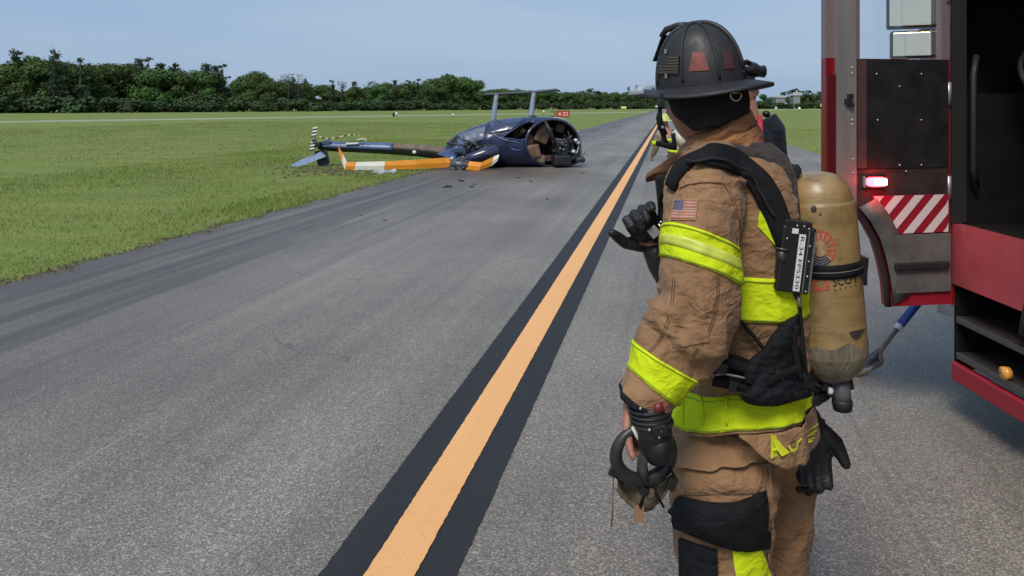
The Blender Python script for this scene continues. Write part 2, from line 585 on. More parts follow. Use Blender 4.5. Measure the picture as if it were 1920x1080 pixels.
parts = [blades(80000, LEFT - 9, LEFT + 0.02, 3, 36, .044, .0035, 1.2), blades(110000, LEFT - 42, LEFT - 5, 8, 75, .038, .006, 1.3),
         blades(30000, RIGHT - 0.02, RIGHT + 22, 8, 60, .055, .005, 1.4), blades(20000, LEFT - 1.2, LEFT + 0.10, 4, 40, .045, .0035, 1.1)]
ss, tt, hh, ww = [np.concatenate([p[k] for p in parts]) for k in range(4)]
ss = ss + 0.06 * np.sin(tt * 5.1) + 0.05 * np.sin(tt * 1.7)
bx = NV.x * ss + DV.x * tt; by = NV.y * ss + DV.y * tt
patch = np.sin(bx * 0.9 + 1.3 * np.sin(by * 0.35)) * np.sin(by * 0.7 + bx * 0.23)
hh = hh * (1.0 + 0.55 * patch)
an = rng.random(len(ss)) * 2 * PI; ln = hh * (0.2 + 0.9 * rng.random(len(ss))); la = rng.random(len(ss)) * 2 * PI
V = np.zeros((len(ss), 3, 3))
V[:, 0, 0] = bx - ww * np.cos(an); V[:, 0, 1] = by - ww * np.sin(an)
V[:, 1, 0] = bx + ww * np.cos(an); V[:, 1, 1] = by + ww * np.sin(an)
V[:, 2, 0] = bx + ln * np.cos(la); V[:, 2, 1] = by + ln * np.sin(la)
V[:, :2, 2] = 0.001; V[:, 2, 2] = np.maximum(hh, .015)
def np_mesh(name, verts, k):
    me = bpy.data.meshes.new(name)
    nv = len(verts); nf = nv // k
    me.vertices.add(nv); me.vertices.foreach_set('co', verts.astype(np.float32).ravel())
    me.loops.add(nv); me.loops.foreach_set('vertex_index', np.arange(nv, dtype=np.int32))
    me.polygons.add(nf); me.polygons.foreach_set('loop_start', np.arange(0, nv, k, dtype=np.int32))
    me.polygons.foreach_set('loop_total', np.full(nf, k, dtype=np.int32))
    me.update(calc_edges=True)
    return me
me = np_mesh('grass', V.reshape(-1, 3), 3); me.materials.append(grass_material())
o = bpy.data.objects.new('grass', me); COL.objects.link(o)
tag(o, 'short mown green grass along both sides of the taxiway', 'grass', kind='stuff')

# torn earth and clods beside the tail and along the pavement edge
rnd = random.Random(8)
mb = MB()
def clod(mb, c, r):
    q = [Vector((rnd.uniform(-1, 1), rnd.uniform(-1, 1), rnd.uniform(-.5, 1))).normalized() for _ in range(3)]
    vs = [Vector(c) + Vector((math.cos(a), math.sin(a), 0)) * r * rnd.uniform(.6, 1.2) for a in (0, 1.3, 2.5, 3.7, 5.0)]
    vs.append(Vector(c) + Vector((rnd.uniform(-.3, .3) * r, rnd.uniform(-.3, .3) * r, r * rnd.uniform(.5, 1))))
    mb.add(vs, [(i, (i + 1) % 5, 5) for i in range(5)], False)
for _ in range(330):
    c = G(rnd.gauss(615, 55), rnd.gauss(321, 6)); c.z = 0.01
    clod(mb, c, rnd.uniform(.015, .06))
for _ in range(1500):
    t_ = 5 + 30 * rnd.random() ** 1.3
    clod(mb, TW(LEFT + rnd.gauss(0.0, .06) + 0.06 * math.sin(t_ * 5.1), t_, 0.012), rnd.uniform(.01, .032))
tag(mb.build('soil_clods', mat('soil', (0.10, 0.075, 0.045), 0.95, var=0.4, vscale=6), fix=False),
    'dark loose soil clods torn up by the wreck and along the pavement edge', 'soil', kind='stuff')
# ------------------------------------------------------------------ trees
def leaf_mat(name, lo, hi, spread=0.12):
    m, t, b, N, L = node_mat(name)
    v = N('ShaderNodeTexCoord').outputs['Object']
    oi = N('ShaderNodeObjectInfo')
    c = ramp(t, noise_n(t, v, 0.9, 4), [(0.3, lo), (0.7, hi)])
    h = N('ShaderNodeHueSaturation')
    L(c, h.inputs['Color'])
    L(math_n(t, 'ADD', math_n(t, 'MULTIPLY', oi.outputs['Random'], 0.05), 0.475), h.inputs['Hue'])
    L(math_n(t, 'ADD', math_n(t, 'MULTIPLY', oi.outputs['Random'], 0.5), 0.75), h.inputs['Value'])
    L(h.outputs['Color'], b.inputs['Base Color'])
    b.inputs['Roughness'].default_value = 0.65; b.inputs['Specular IOR Level'].default_value = 0.25
    return m
LEAF_A = leaf_mat('broad_leaf', (0.042, 0.082, 0.019), (0.090, 0.150, 0.034))
LEAF_S = leaf_mat('shrub_leaf', (0.026, 0.050, 0.016), (0.050, 0.085, 0.025))
LEAF_B = leaf_mat('needle_leaf', (0.038, 0.062, 0.028), (0.068, 0.095, 0.045))
LEAF_C = leaf_mat('palm_leaf', (0.035, 0.065, 0.025), (0.07, 0.11, 0.04))
BARK = mat('bark', (0.13, 0.10, 0.075), 0.9, var=0.3, vscale=3)

def leaf_quads(cen, nrm, size, rg):
    n = len(cen)
    a = rg.normal(size=(n, 3)); a -= nrm * np.sum(a * nrm, 1, keepdims=True); a /= np.linalg.norm(a, axis=1, keepdims=True)
    b = np.cross(nrm, a)
    s = (size * (0.5 + rg.random((n, 1))))
    e = 0.55 + 0.45 * rg.random((n, 1))
    return np.stack([cen - a * s, cen + b * s * e, cen + a * s, cen - b * s * e], 1).reshape(-1, 3)

def crown_blobs(blobs, per, size, seed):
    rg = np.random.default_rng(seed)
    out = []
    for (c, r) in blobs:
        c = np.array(c); r = np.array(r)
        n = int(per * (r[0] * r[2]) ** 0.9)
        d = rg.normal(size=(n, 3)); d /= np.linalg.norm(d, axis=1, keepdims=True)
        k = (0.55 + 0.5 * rg.random((n, 1)) ** 0.6)
        bumpy = 1 + 0.18 * np.sin(d[:, :1] * 7 + seed) * np.sin(d[:, 2:3] * 8 + seed * 2)
        cen = c + d * r * k * bumpy
        nr = d + 0.40 * rg.normal(size=(n, 3)); nr[:, 2] += 0.35
        nr /= np.linalg.norm(nr, axis=1, keepdims=True)
        out.append(leaf_quads(cen, nr, size, rg))
    v = np.concatenate(out)
    v[:, 2] = np.maximum(v[:, 2], 0.02)
    return v

def broad(seed, h=10, wdt=5.0, n=16, low=0.10, size=0.21, per=190):
    r_ = random.Random(seed)
    bl = []
    for i in range(n):
        a = r_.uniform(0, 2 * PI); q = wdt * math.sqrt(r_.random()) * 0.72
        zz = r_.uniform(low, 0.84) * h
        k = 1.0 - 0.55 * max(0, (zz / h - 0.5)) * 2 * (q / wdt)
        rad = r_.uniform(.17, .29) * h * 0.8
        bl.append(((q * k * math.cos(a), q * k * math.sin(a), zz), (rad, rad, rad * r_.uniform(.65, .9))))
    bl.append(((0, 0, h * .80), (h * .2, h * .2, h * .17)))
    cr = crown_blobs(bl, per, size, seed)
    mb = MB()
    mb.tube([(0, 0, 0), (.1, 0, h * .25), (.0, .1, h * .5), (.1, 0, h * .75)], [.26, .2, .14, .05], 7)
    for (c, r) in bl[:6]:
        mb.tube([(0.05, 0.03, h * .25), (c[0] * .5, c[1] * .5, c[2] * .7), c], [.12, .08, .03], 5)
    return cr, mb
def feather(seed, h=13, wdt=1.7):
    """tall wispy casuarina: drooping tufts on upswept limbs, gaps between"""
    r_ = random.Random(seed); rg = np.random.default_rng(seed)
    mb = MB()
    mb.tube([(0, 0, 0), (.1, .05, h * .5), (-.05, .1, h * .98)], [.2, .12, .02], 6)
    cs = []; ns = []
    for i in range(30):
        z0 = h * r_.uniform(.22, .95); a = r_.uniform(0, 2 * PI)
        ln = wdt * r_.uniform(.5, 1.3) * (1.15 - z0 / h * .8)
        p0 = Vector((0, 0, z0)); p1 = Vector((math.cos(a) * ln, math.sin(a) * ln, z0 + ln * r_.uniform(.1, .8)))
        mb.tube([p0, (p0 + p1) / 2 + Vector((0, 0, .1)), p1], [.05, .03, .012], 4)
        for k in range(64):
            f = r_.uniform(.25, 1.08)
            q = p0.lerp(p1, f) + Vector((r_.gauss(0, .2), r_.gauss(0, .2), r_.gauss(-.12, .22)))
            cs.append(q); ns.append(Vector((r_.gauss(0, 1), r_.gauss(0, 1), r_.gauss(0, .5))).normalized())
    return leaf_quads(np.array(cs), np.array(ns), 0.15, rg), mb
def palm(seed, h=11):
    r_ = random.Random(seed)
    mb = MB(); lean = r_.uniform(-.8, .8)
    top = Vector((lean, 0, h))
    mb.tube([(0, 0, 0), (lean * .3, 0, h * .5), top], [.22, .16, .13], 7)
    vs = []
    for i in range(20):
        a = 2 * PI * i / 20 + r_.uniform(-.2, .2); el = r_.uniform(-.3, 1.0); ln = r_.uniform(2.0, 2.9)
        pts = []
        for k in range(7):
            f = k / 6
            d = Vector((math.cos(a), math.sin(a), 0)) * ln * f * math.cos(el * .6)
            pts.append(top + d + Vector((0, 0, ln * (math.sin(el) * f - 0.75 * f * f))))
        for k in range(6):
            for sg in (-1, 1):
                s_ = Vector((-math.sin(a), math.cos(a), -0.5)) * sg * .42 * math.sin(PI * (k + .7) / 7)
                vs += [pts[k], pts[k + 1], pts[k + 1] + s_ + (pts[k + 1] - pts[k]) * .6, pts[k] + s_ + (pts[k + 1] - pts[k]) * .5]
    return np.array([tuple(v) for v in vs]), mb
def shrub(seed, h=3, wdt=2.6):
    r_ = random.Random(seed); bl = []
    for i in range(9):
        rad = h * r_.uniform(.25, .42)
        bl.append(((r_.uniform(-1, 1) * wdt, r_.uniform(-1, 1) * wdt * .6, h * r_.uniform(.2, .62)), (rad, rad, rad * .8)))
    mb = MB()
    for k in range(5):
        mb.tube([(0, 0, 0), (r_.uniform(-1, 1), r_.uniform(-.5, .5), h * .5)], [.07, .03], 5)
    return crown_blobs(bl, 130, 0.22, seed), mb
def bare(seed, h=10):
    r_ = random.Random(seed); mb = MB(); cs = []; ns = []
    mb.tube([(0, 0, 0), (.15, 0, h * .5), (0, .1, h)], [.2, .12, .03], 6)
    for i in range(22):
        z0 = h * r_.uniform(.35, .95); a = r_.uniform(0, 2 * PI); ln = r_.uniform(.7, 2.2) * (1.2 - z0 / h * .7)
        p1 = Vector((math.cos(a) * ln, math.sin(a) * ln, z0 + ln * r_.uniform(.5, 1.1)))
        mb.tube([(0, 0, z0), p1 * .6 + Vector((0, 0, z0 * .38)), p1], [.06, .04, .015], 4)
        for k in range(14):
            cs.append(p1 + Vector((r_.gauss(0, .4), r_.gauss(0, .4), r_.gauss(-.1, .35)))); ns.append(Vector((r_.gauss(0, 1), r_.gauss(0, 1), r_.gauss(0, 1))).normalized())
    return leaf_quads(np.array(cs), np.array(ns), .17, np.random.default_rng(seed)), mb

PROTO = {}
def proto(kind, i):
    key = (kind, i)
    if key not in PROTO:
        f, lm = {'broad': (broad, LEAF_A), 'feather': (feather, LEAF_B), 'palm': (palm, LEAF_C), 'shrub': (shrub, LEAF_S), 'bare': (bare, LEAF_B)}[kind]
        v, tb = f(100 + i * 7)
        cm = np_mesh('crown', v, 4); cm.materials.append(lm)
        tm = tb.mesh('trunk'); tm.materials.append(BARK)
        PROTO[key] = (cm, tm, {'broad': 10., 'feather': 13., 'palm': 13.2, 'shrub': 3., 'bare': 10.}[kind])
    return PROTO[key]
TL = {'broad': ('broadleaf_tree', 'rounded bushy green tree in the tree line beyond the field', 'tree', 'bushy trees of the far tree line'),
      'feather': ('casuarina_tree', 'tall wispy feathery tree poking above the far tree line', 'tree', 'feathery trees of the far tree line'),
      'palm': ('palm_tree', 'palm with a drooping crown above the far low hedge', 'tree', 'palms far beyond the field'),
      'shrub': ('shrub', 'low dense shrub at the foot of the far tree line', 'shrub', 'shrubs along the far tree line'),
      'bare': ('thin_tree', 'thin half bare tree with sparse grey twigs in the far tree line', 'tree', 'half bare trees of the far tree line')}
rt = random.Random(21)
def plant(kind, px, D, top, i=None, wide=1.0, label=None):
    cm, tm, h0 = proto(kind, rt.randrange(4) if i is None else i)
    nm, lb, ct, gr = TL[kind]
    base = P(px, HOR, D); base.z = 0
    hgt = CAMH + (HOR - top) / FPX * D
    s = hgt / h0
    zone = 0 if px < 440 else 1 if px < 790 else 2 if px < 920 else 3 if px < 1260 else 4
    where = ('in the tall dense grove at the tree line\'s nearer end', 'in the ragged stretch of tree line beyond the helicopter tail', 'in the tallest clump behind the helicopter cabin',
             'in the low far tree line beyond the red airfield sign', 'beyond the field near the palms and pale houses')[zone]
    what = {'broad': 'rounded bushy tree', 'feather': 'wispy feathery tree', 'palm': 'palm with drooping crown', 'shrub': 'low dense shrub', 'bare': 'thin half bare tree'}[kind]
    if label: what = 'darker second row tree'
    o = thing(nm, base, what + ' ' + where, ct, what + 's ' + where)
    o.rotation_euler = (0, 0, rt.uniform(0, 2 * PI))
    o.scale = (s * wide, s * wide, s)
    for n_, m_ in (('crown', cm), ('trunk', tm)):
        c = bpy.data.objects.new(n_, m_); COL.objects.link(c); c.parent = o
    return o
def dist(px):
    return float(np.interp(px, [-300, 0, 250, 500, 760, 900, 1150, 1260, 1600, 2000], [190, 205, 225, 265, 340, 400, 520, 600, 640, 640]))
# outline of the tree tops read off the photograph (x, y)
SK = [(-260, 118), (-120, 112), (0, 116), (60, 100), (120, 112), (200, 116), (250, 118), (290, 124), (330, 126), (380, 126), (412, 142), (426, 168), (440, 168),
      (458, 138), (480, 127), (500, 142), (512, 150), (530, 137), (552, 152), (590, 152), (625, 158), (655, 160), (690, 158), (725, 152), (760, 152),
      (800, 146), (830, 138), (860, 138), (890, 150), (910, 164), (950, 164), (1000, 166), (1040, 167), (1080, 168), (1130, 172), (1170, 171),
      (1210, 168), (1250, 172), (1300, 174), (1360, 174), (1420, 174), (1460, 178), (1500, 174), (1540, 172), (1570, 168), (1640, 168), (1760, 166), (1900, 165), (2050, 165)]
sx_, sy_ = zip(*SK)
x = -260
while x < 2050:
    D = dist(x)
    top = float(np.interp(x, sx_, sy_))
    k = 'broad'
    if 560 < x < 790 and rt.random() < .45: k = 'feather'
    if 500 < x < 700 and rt.random() < .2: k = 'bare'
    plant(k, x + rt.uniform(-4, 4), D * rt.uniform(.98, 1.06), top + rt.uniform(-1, 4), wide=rt.uniform(.85, 1.15) * (.8 if 400 < x < 560 else 1))
    if x < 1270: plant('broad', x + rt.uniform(-8, 8), D * 1.09, top + (HOR - top) * rt.uniform(.16, .30), wide=rt.uniform(1.2, 1.5), label='dark bushy tree of the second row, showing between the front trees of the tree line')
    x += (26 if x < 450 else 21 if x < 900 else 17) * rt.uniform(.8, 1.2)
for px, top, D in ((262, 103, 232), (278, 104, 236), (300, 112, 238), (326, 117, 245), (386, 113, 250), (403, 117, 252), (418, 117, 256), (548, 142, 280), (575, 146, 290),
                   (622, 148, 300), (664, 149, 320), (742, 146, 335), (765, 148, 340), (785, 145, 345), (1192, 158, 560), (1180, 161, 560), (1225, 163, 560), (30, 92, 205), (100, 88, 205), (150, 105, 210)):
    plant('feather', px, D, top, wide=1.25)
for px, top in ((1104, 161), (1092, 166), (1118, 166), (1484, 164), (1492, 161), (1500, 166), (1515, 165), (1470, 168), (1536, 167), (1120, 168)):
    plant('palm', px, dist(px) * .97, top, wide=1.1)
for px, top in ((455, 150), (540, 138), (560, 141), (640, 152), (690, 154), (705, 153)):
    plant('bare', px, dist(px) * .99, top)
x = -200
while x < 2000:
    plant('shrub', x, dist(x) * (.93 if x < 1400 else .9), float(np.interp(x, [0, 900, 1150, 1600], [176, 188, 189, 189])) + rt.uniform(-3, 5), wide=rt.uniform(1.1, 1.7))
    x += (34 if x < 600 else 24 if x < 1100 else 17) * rt.uniform(.8, 1.25)
# ------------------------------------------------------------------ fire truck with its cab door open
TX, TF = 2.35, 4.40                       # side plane of the cab, front face
RED = mat('red_truck_paint', (0.20, 0.010, 0.014), 0.22, coat=0.6, var=0.12, vscale=2)
DKRED = mat('dark_red_edge', (0.10, 0.008, 0.012), 0.35, coat=0.3)
ALU = mat('brushed_aluminium', (0.46, 0.44, 0.42), 0.45, 0.7, var=0.12, vscale=14, stretch=(1, 1, .1))
BPNL = mat('black_door_lining', (0.018, 0.017, 0.018), 0.42, var=0.35, vscale=9, bump=0.15, bscale=180)
GPNL = mat('grey_door_pocket', (0.11, 0.105, 0.10), 0.55, var=0.25, vscale=10)
RUB = mat('black_rubber', (0.015, 0.015, 0.016), 0.6)
PLATE = mat('tread_plate', (0.16, 0.15, 0.14), 0.4, 0.8, bump=0.6, bscale=70)
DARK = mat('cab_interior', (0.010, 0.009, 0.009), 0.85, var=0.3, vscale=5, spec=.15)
SEATG = mat('grey_vinyl_seat', (0.05, 0.045, 0.045), 0.6)
CHR = mat('mirror_glass', (1.0, 0.86, 0.62), 0.05, 1.0)  # cream tint puts the reflection of a warm sky into the mirror's colour
WPAINT = mat('white_truck_paint', (0.62, 0.60, 0.58), 0.3, coat=0.5)
GLASS = mat('clear_glass', (0.9, 0.95, 0.95), 0.02, trans=1.0, spec=0.4, alpha=0.14)
REFW = mat('white_reflective', (0.72, 0.60, 0.60), 0.5)
REFR = mat('red_reflective', (0.30, 0.012, 0.025), 0.45)

truck = thing('fire_truck', (TX + 1.2, 1.5, 0), 'red fire truck with open cab door and lit red warning light', 'fire truck')
Y0 = -3.2
# body shell of the cab side is built round the doorway (Y 3.10..3.99, Z 1.06..2.62)
cab = MB()
def cabbox(x0, x1, y0, y1, z0, z1, bev=0.0, m=None):
    (m or cab).box(((x0 + x1) / 2, (y0 + y1) / 2, (z0 + z1) / 2), ((x1 - x0) / 2, (y1 - y0) / 2, (z1 - z0) / 2), bev=bev)
WY, WZ = 2.72, 0.54                       # front wheel
cabbox(TX, TX + .06, 3.995, TF - .12, .62, 2.9)                       # corner post ahead of the hinge
cabbox(TX, TX + .06, 3.10, 3.993, 2.64, 2.9)                          # over the doorway
cabbox(TX, TX + .06, 1.2, 3.098, 1.27, 2.9)                           # rear of the cab side
cabbox(TX + .1, TX + 2.4, TF - .10, TF, .62, 1.55, .03)               # front under the windscreen
cabbox(TX + .12, TX + 2.4, TF - .10, TF - .003, 2.45, 2.9, .03)       # front over the windscreen
cab.tube([(TX + .11, TF - .11, .62), (TX + .11, TF - .11, 2.9)], .11, 14)
cabbox(TX + .01, TX + 2.4, 1.2, TF - .02, 2.902, 2.97, .03)           # roof
cabbox(TX + 2.34, TX + 2.4, 1.2, TF - .12, .62, 2.9)                  # far side
cabbox(TX + .01, TX + 2.4, 1.14, 1.2, .62, 2.97)                      # rear wall
cabbox(TX + .004, TX + 2.38, Y0, 1.10, .75, 3.0, .03)                 # body behind the cab
cabo = cab.build('cab_body', RED, truck)
m_ = MB()
# painted panel under the doorway with the wheel arch cut at its rear
arch = [(WY + .70 * math.cos(a), WZ + .70 * math.sin(a)) for a in np.linspace(R(-14), R(46), 12)]
poly = [(3.993, .735), (3.993, 1.055)] + [(3.21, 1.055)] + [(y, z) for y, z in arch[::-1] if .735 < z < 1.055]
poly.append((WY + math.sqrt(.49 - (.735 - WZ) ** 2), .735))
m_.prism([(TX + .004, y, z) for y, z in poly], (.05, 0, 0))
m_.build('sill_panel', mat('sill_paint', (0.42, 0.075, 0.085), 0.35, coat=0.3, var=0.15, vscale=4), truck)
m_ = MB()
m_.box((TX + .02, 3.70, .27), (.02, .30, .05), bev=.01)
m_.build('skirt', REFR, truck)
for zz in (.36, .55):
    m_ = MB(); m_.box((TX + .20, 3.70, zz), (.19, .27, .018), bev=.006)
    m_.build('step', PLATE, truck)
m_ = MB()
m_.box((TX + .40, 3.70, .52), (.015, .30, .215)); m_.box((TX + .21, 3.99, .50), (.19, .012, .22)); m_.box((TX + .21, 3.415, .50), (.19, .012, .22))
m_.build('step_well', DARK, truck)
m_ = MB(); m_.tube([(TX - .012, 3.56, .41), (TX + .02, 3.56, .41)], .03, 16)
m_.build('marker_lamp', mat('amber_lens', (0.75, 0.33, 0.06), 0.2, coat=0.5), truck)
# interior seen through the doorway
m_ = MB()
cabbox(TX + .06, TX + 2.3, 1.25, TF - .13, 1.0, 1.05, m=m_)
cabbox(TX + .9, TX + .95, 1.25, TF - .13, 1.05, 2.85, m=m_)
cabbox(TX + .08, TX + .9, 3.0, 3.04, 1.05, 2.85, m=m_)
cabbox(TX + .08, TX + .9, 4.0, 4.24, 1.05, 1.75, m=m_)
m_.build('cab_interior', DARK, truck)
m_ = MB()
m_.box((TX + .45, 3.30, 1.40), (.24, .24, .08), bev=.04); m_.box((TX + .45, 3.12, 1.85), (.24, .07, .42), bev=.04)
m_.build('seat', SEATG, truck)
m_ = MB()
c_ = Vector((TX + .45, 3.80, 1.83)); M_ = Matrix.Rotation(R(60), 3, 'X')
m_.tube([c_ + M_ @ Vector((.2 * math.cos(a), .2 * math.sin(a), 0)) for a in np.linspace(0, 2 * PI, 25)], .016, 8, caps=False)
m_.tube([c_, c_ + Vector((0, .22, -.16))], .03, 8); m_.tube([c_ + M_ @ Vector((-.2, 0, 0)), c_ + M_ @ Vector((.2, 0, 0))], .014, 6)
m_.build('steering_wheel', RUB, truck)
m_ = MB(); m_.tube([(TX - .03, 3.06, 1.2), (TX - .06, 3.06, 1.3), (TX - .06, 3.06, 2.2), (TX - .03, 3.06, 2.3)], .017, 8)
m_.build('grab_rail', ALU, truck)
# wheel
def wheel(cx, cy, cz, r, wd):
    g = []
    for x_, rr in ((-wd, r * .62), (-wd, r * .90), (-wd * .8, r * .985), (-wd * .4, r), (wd * .4, r), (wd * .8, r * .985), (wd, r * .9), (wd, r * .62)):
        g.append([Vector((cx + x_, cy + rr * math.cos(a), cz + rr * math.sin(a))) for a in np.linspace(0, 2 * PI, 41)[:-1]])
    t_ = MB().grid(g).build('wheel', RUB, truck)
    g = []
    for x_, rr in ((-wd * .9, r * .62), (-wd * .5, r * .56), (-wd * .45, r * .3), (-wd * 1.0, r * .26), (-wd * 1.05, .02)):
        g.append([Vector((cx + x_, cy + rr * math.cos(a), cz + rr * math.sin(a))) for a in np.linspace(0, 2 * PI, 33)[:-1]])
    MB().grid(g, cap1=True).build('rim', ALU, t_)
    lug = MB()
    for k in range(10):
        a = 2 * PI * k / 10
        lug.tube([(cx - wd * .5, cy + r * .42 * math.cos(a), cz + r * .42 * math.sin(a)), (cx - wd * .62, cy + r * .42 * math.cos(a), cz + r * .42 * math.sin(a))], .018, 6)
    lug.build('lug_nuts', ALU, t_)
wheel(TX + .18, WY, WZ, .53, .16); wheel(TX + .18, -1.6, WZ, .53, .16); wheel(TX + 2.2, WY, WZ, .53, .16); wheel(TX + 2.2, -1.6, WZ, .53, .16)
m_ = MB(); cabbox(TX + .5, TX + 1.9, Y0, TF - .2, .45, .74, m=m_); m_.build('chassis', RUB, truck)
# arch liner lip
m_ = MB(); m_.tube([(TX - .01, WY + .70 * math.cos(a), WZ + .70 * math.sin(a)) for a in np.linspace(R(8), R(172), 24)], .022, 8)
m_.build('arch_trim', RUB, truck)
m_ = MB(); m_.prism([(TX + .36, TF + .02, .40), (TX + .30, TF + .25, .40), (TX + .55, TF + .5, .40), (TX + 2.1, TF + .5, .40), (TX + 2.3, TF + .25, .40), (TX + 2.2, TF + .02, .40)], (0, 0, .26))
m_.build('bumper', ALU, truck)
m_ = MB(); cabbox(TX + .24, TX + 2.2, TF - .07, TF - .05, 1.56, 2.44, m=m_); m_.build('windscreen', mat('dark_windscreen', (0.02, 0.025, 0.03), 0.05, coat=0.5), truck)

m_ = MB(); m_.box((TX + .035, 3.988, 1.84), (.040, .005, .78)); m_.box((TX + .035, 3.55, 2.632), (.040, .43, .005)); m_.build('door_seal', RUB, truck)
for z_ in (1.25, 1.75, 2.3):
    m_ = MB(); m_.tube([(TX - .018, 3.99, z_ - .06), (TX - .018, 3.99, z_ + .06)], .016, 10); m_.build('hinge', ALU, truck)
m_ = MB(); m_.tube([(TX + .12, 3.97, 1.25), (TX + .08, 3.93, 1.35), (TX + .08, 3.93, 1.85), (TX + .12, 3.97, 1.95)], .016, 8); m_.build('grab_rail', RUB, truck)
m_ = MB(); m_.tube([(TX + .30, 3.06, 2.5), (TX + .26, 3.16, 1.95), (TX + .24, 3.3, 1.5)], .022, 6, flat=.2); m_.build('seat_belt', mat('orange_belt', (.45, .12, .03), .7), truck)
# the open door: built closed-coordinates (a = distance from hinge, z), then swung out about the hinge
HX, HY, OPEN, DW = TX - .01, 3.985, R(79), 0.735
fr = Vector((-math.sin(OPEN), -math.cos(OPEN), 0))       # along the door, hinge -> free edge
inn = Vector((math.cos(OPEN), -math.sin(OPEN), 0))       # inner face side (towards the doorway and the camera)
if inn.y > 0: inn = -inn
def DP(a, z, d=0.0):
    p = Vector((HX, HY, z)) + fr * a + inn * d
    return p
def Apx(px, z=1.5):
    """distance from the hinge at which a pixel column meets the inner face"""
    best = min((abs(PR(DP(a, z))[0] - px), a) for a in np.linspace(-.1, 1.0, 551))
    return best[1]
def Zpx(px, py):
    a = Apx(px); D = DP(a, 1).y
    return CAMH - (py - HOR) / FPX * D
door_poly = [(0.0, .66), (0.0, 2.62), (DW, 2.62), (DW, Zpx(1566, 395))]
curve_px = [(1601, 392), (1622, 418), (1640, 452), (1652, 490), (1660, 530), (1664, 574)]
door_poly[3] = (DW, Zpx(1562, 350))
curve = [(Apx(x), Zpx(x, y)) for x, y in curve_px]
door_poly += curve
BELT = Zpx(1640, 110)
# lower skin: outer red, then inner linings proud of it
m_ = MB()
low = [(a, z) for a, z in door_poly if z < BELT - .01]
low = [(0, BELT), (DW, BELT)] + [p for p in door_poly[3:]] + [(0, door_poly[-1][1])]
m_.prism([DP(a, z, -.045) for a, z in low], inn * .04)
door = m_.build('door', RED, truck)
A_in = Apx(1604)
m_ = MB()      # red edge and upper frame outside
for a0, a1, z0, z1 in ((A_in - .03, DW, BELT + .001, 2.62), (0, .05, BELT + .001, 2.62), (.051, A_in - .031, 2.54, 2.62)):
    m_.prism([DP(a0, z0, -.045), DP(a1, z0, -.045), DP(a1, z1, -.045), DP(a0, z1, -.045)], inn * .04)
m_.build('window_frame', mat('frame_paint', (0.20, 0.145, 0.145), 0.35, coat=0.3), door)
m_ = MB()      # aluminium return along the free edge
a0, a1 = A_in, Apx(1567)
m_.prism([DP(a0, Zpx(1603, 392), -.004), DP(a1, Zpx(1567, 392) + .08, -.004), DP(a1, 2.60, -.004), DP(a0, 2.60, -.004)], inn * .014)
m_.build('edge_trim', ALU, door)
m_ = MB()
m_.prism([DP(a1 + .001, Zpx(1563, 350) + .03, -.003), DP(DW - .002, Zpx(1563, 350) + .05, -.003), DP(DW - .002, Zpx(1563, 140), -.003), DP(a1 + .001, Zpx(1563, 140), -.003)], inn * .008)
m_.build('edge_seal', DKRED, door)
# black lining with riveted border
m_ = MB()
zl = Zpx(1640, 316)
m_.prism([DP(.02, BELT - .003, -.004), DP(A_in - .004, BELT - .003, -.004), DP(A_in - .004, zl, -.004), DP(.02, zl, -.004)], inn * .012)
m_.build('lining', BPNL, door)
m_ = MB()
m_.prism([DP(A_in - .006, BELT - .004, .008), DP(Apx(1622), BELT - .004, .008), DP(Apx(1622), zl + .004, .008), DP(A_in - .006, zl + .004, .008)], inn * .004)
m_.build('lining_border', mat('border_brown', (0.085, 0.045, 0.042), .4, var=.2), door)
m_ = MB()      # middle panel carrying the warning light
mid = [(.02, zl - .003), (A_in - .004, zl - .003), (A_in - .004, Zpx(1603, 388))]
mid += [(a - .035, z + .01) for a, z in curve[1:3]] + [(Apx(1668), Zpx(1660, 438)), (.02, Zpx(1660, 438))]
m_.prism([DP(a, z, -.004) for a, z in mid], inn * .009)
m_.build('light_panel', mat('dark_panel', (0.045, 0.030, 0.030), 0.4, var=.3, vscale=8), door)
# rubber edge along the wheel cut-out
m_ = MB(); m_.tube([DP(a, z, .004) for a, z in [(DW - .01, Zpx(1563, 352))] + curve], .017, 8)
m_.build('edge_rubber', mat('edge_rubber', (0.03, 0.012, 0.014), 0.4), door)
m_ = MB()      # grey liner following the cut-out
ln = [(a - .02, z + .01) for a, z in curve]; li = [(a - .115, z + .055) for a, z in curve]
m_.grid([[DP(a, z, .013) for a, z in ln], [DP(a, z, .016) for a, z in li]], closed=False)
solid(m_.build('cutout_liner', GPNL, door), .01)
# grey storage pocket and red bottom rail
m_ = MB()
pk = [(.02, Zpx(1690, 440)), (Apx(1672), Zpx(1672, 440)), (Apx(1674), Zpx(1674, 548)), (.02, Zpx(1690, 548))]
m_.prism([DP(a, z, -.004) for a, z in pk], inn * .03)
m_.build('pocket', GPNL, door)
m_ = MB()
z_ = Zpx(1690, 497); m_.box(DP(.20, z_, .034), (.16, .014, .018), Matrix((fr, inn, Vector((0, 0, 1)))).transposed(), bev=.006)
m_.build('pull_handle', RUB, door)
m_ = MB()
m_.prism([DP(.0, Zpx(1690, 549), -.002), DP(Apx(1664), Zpx(1664, 549), -.002), DP(Apx(1664), Zpx(1664, 574), -.002), DP(0, Zpx(1690, 574), -.002)], inn * .014)
m_.build('bottom_rail', REFR, door)
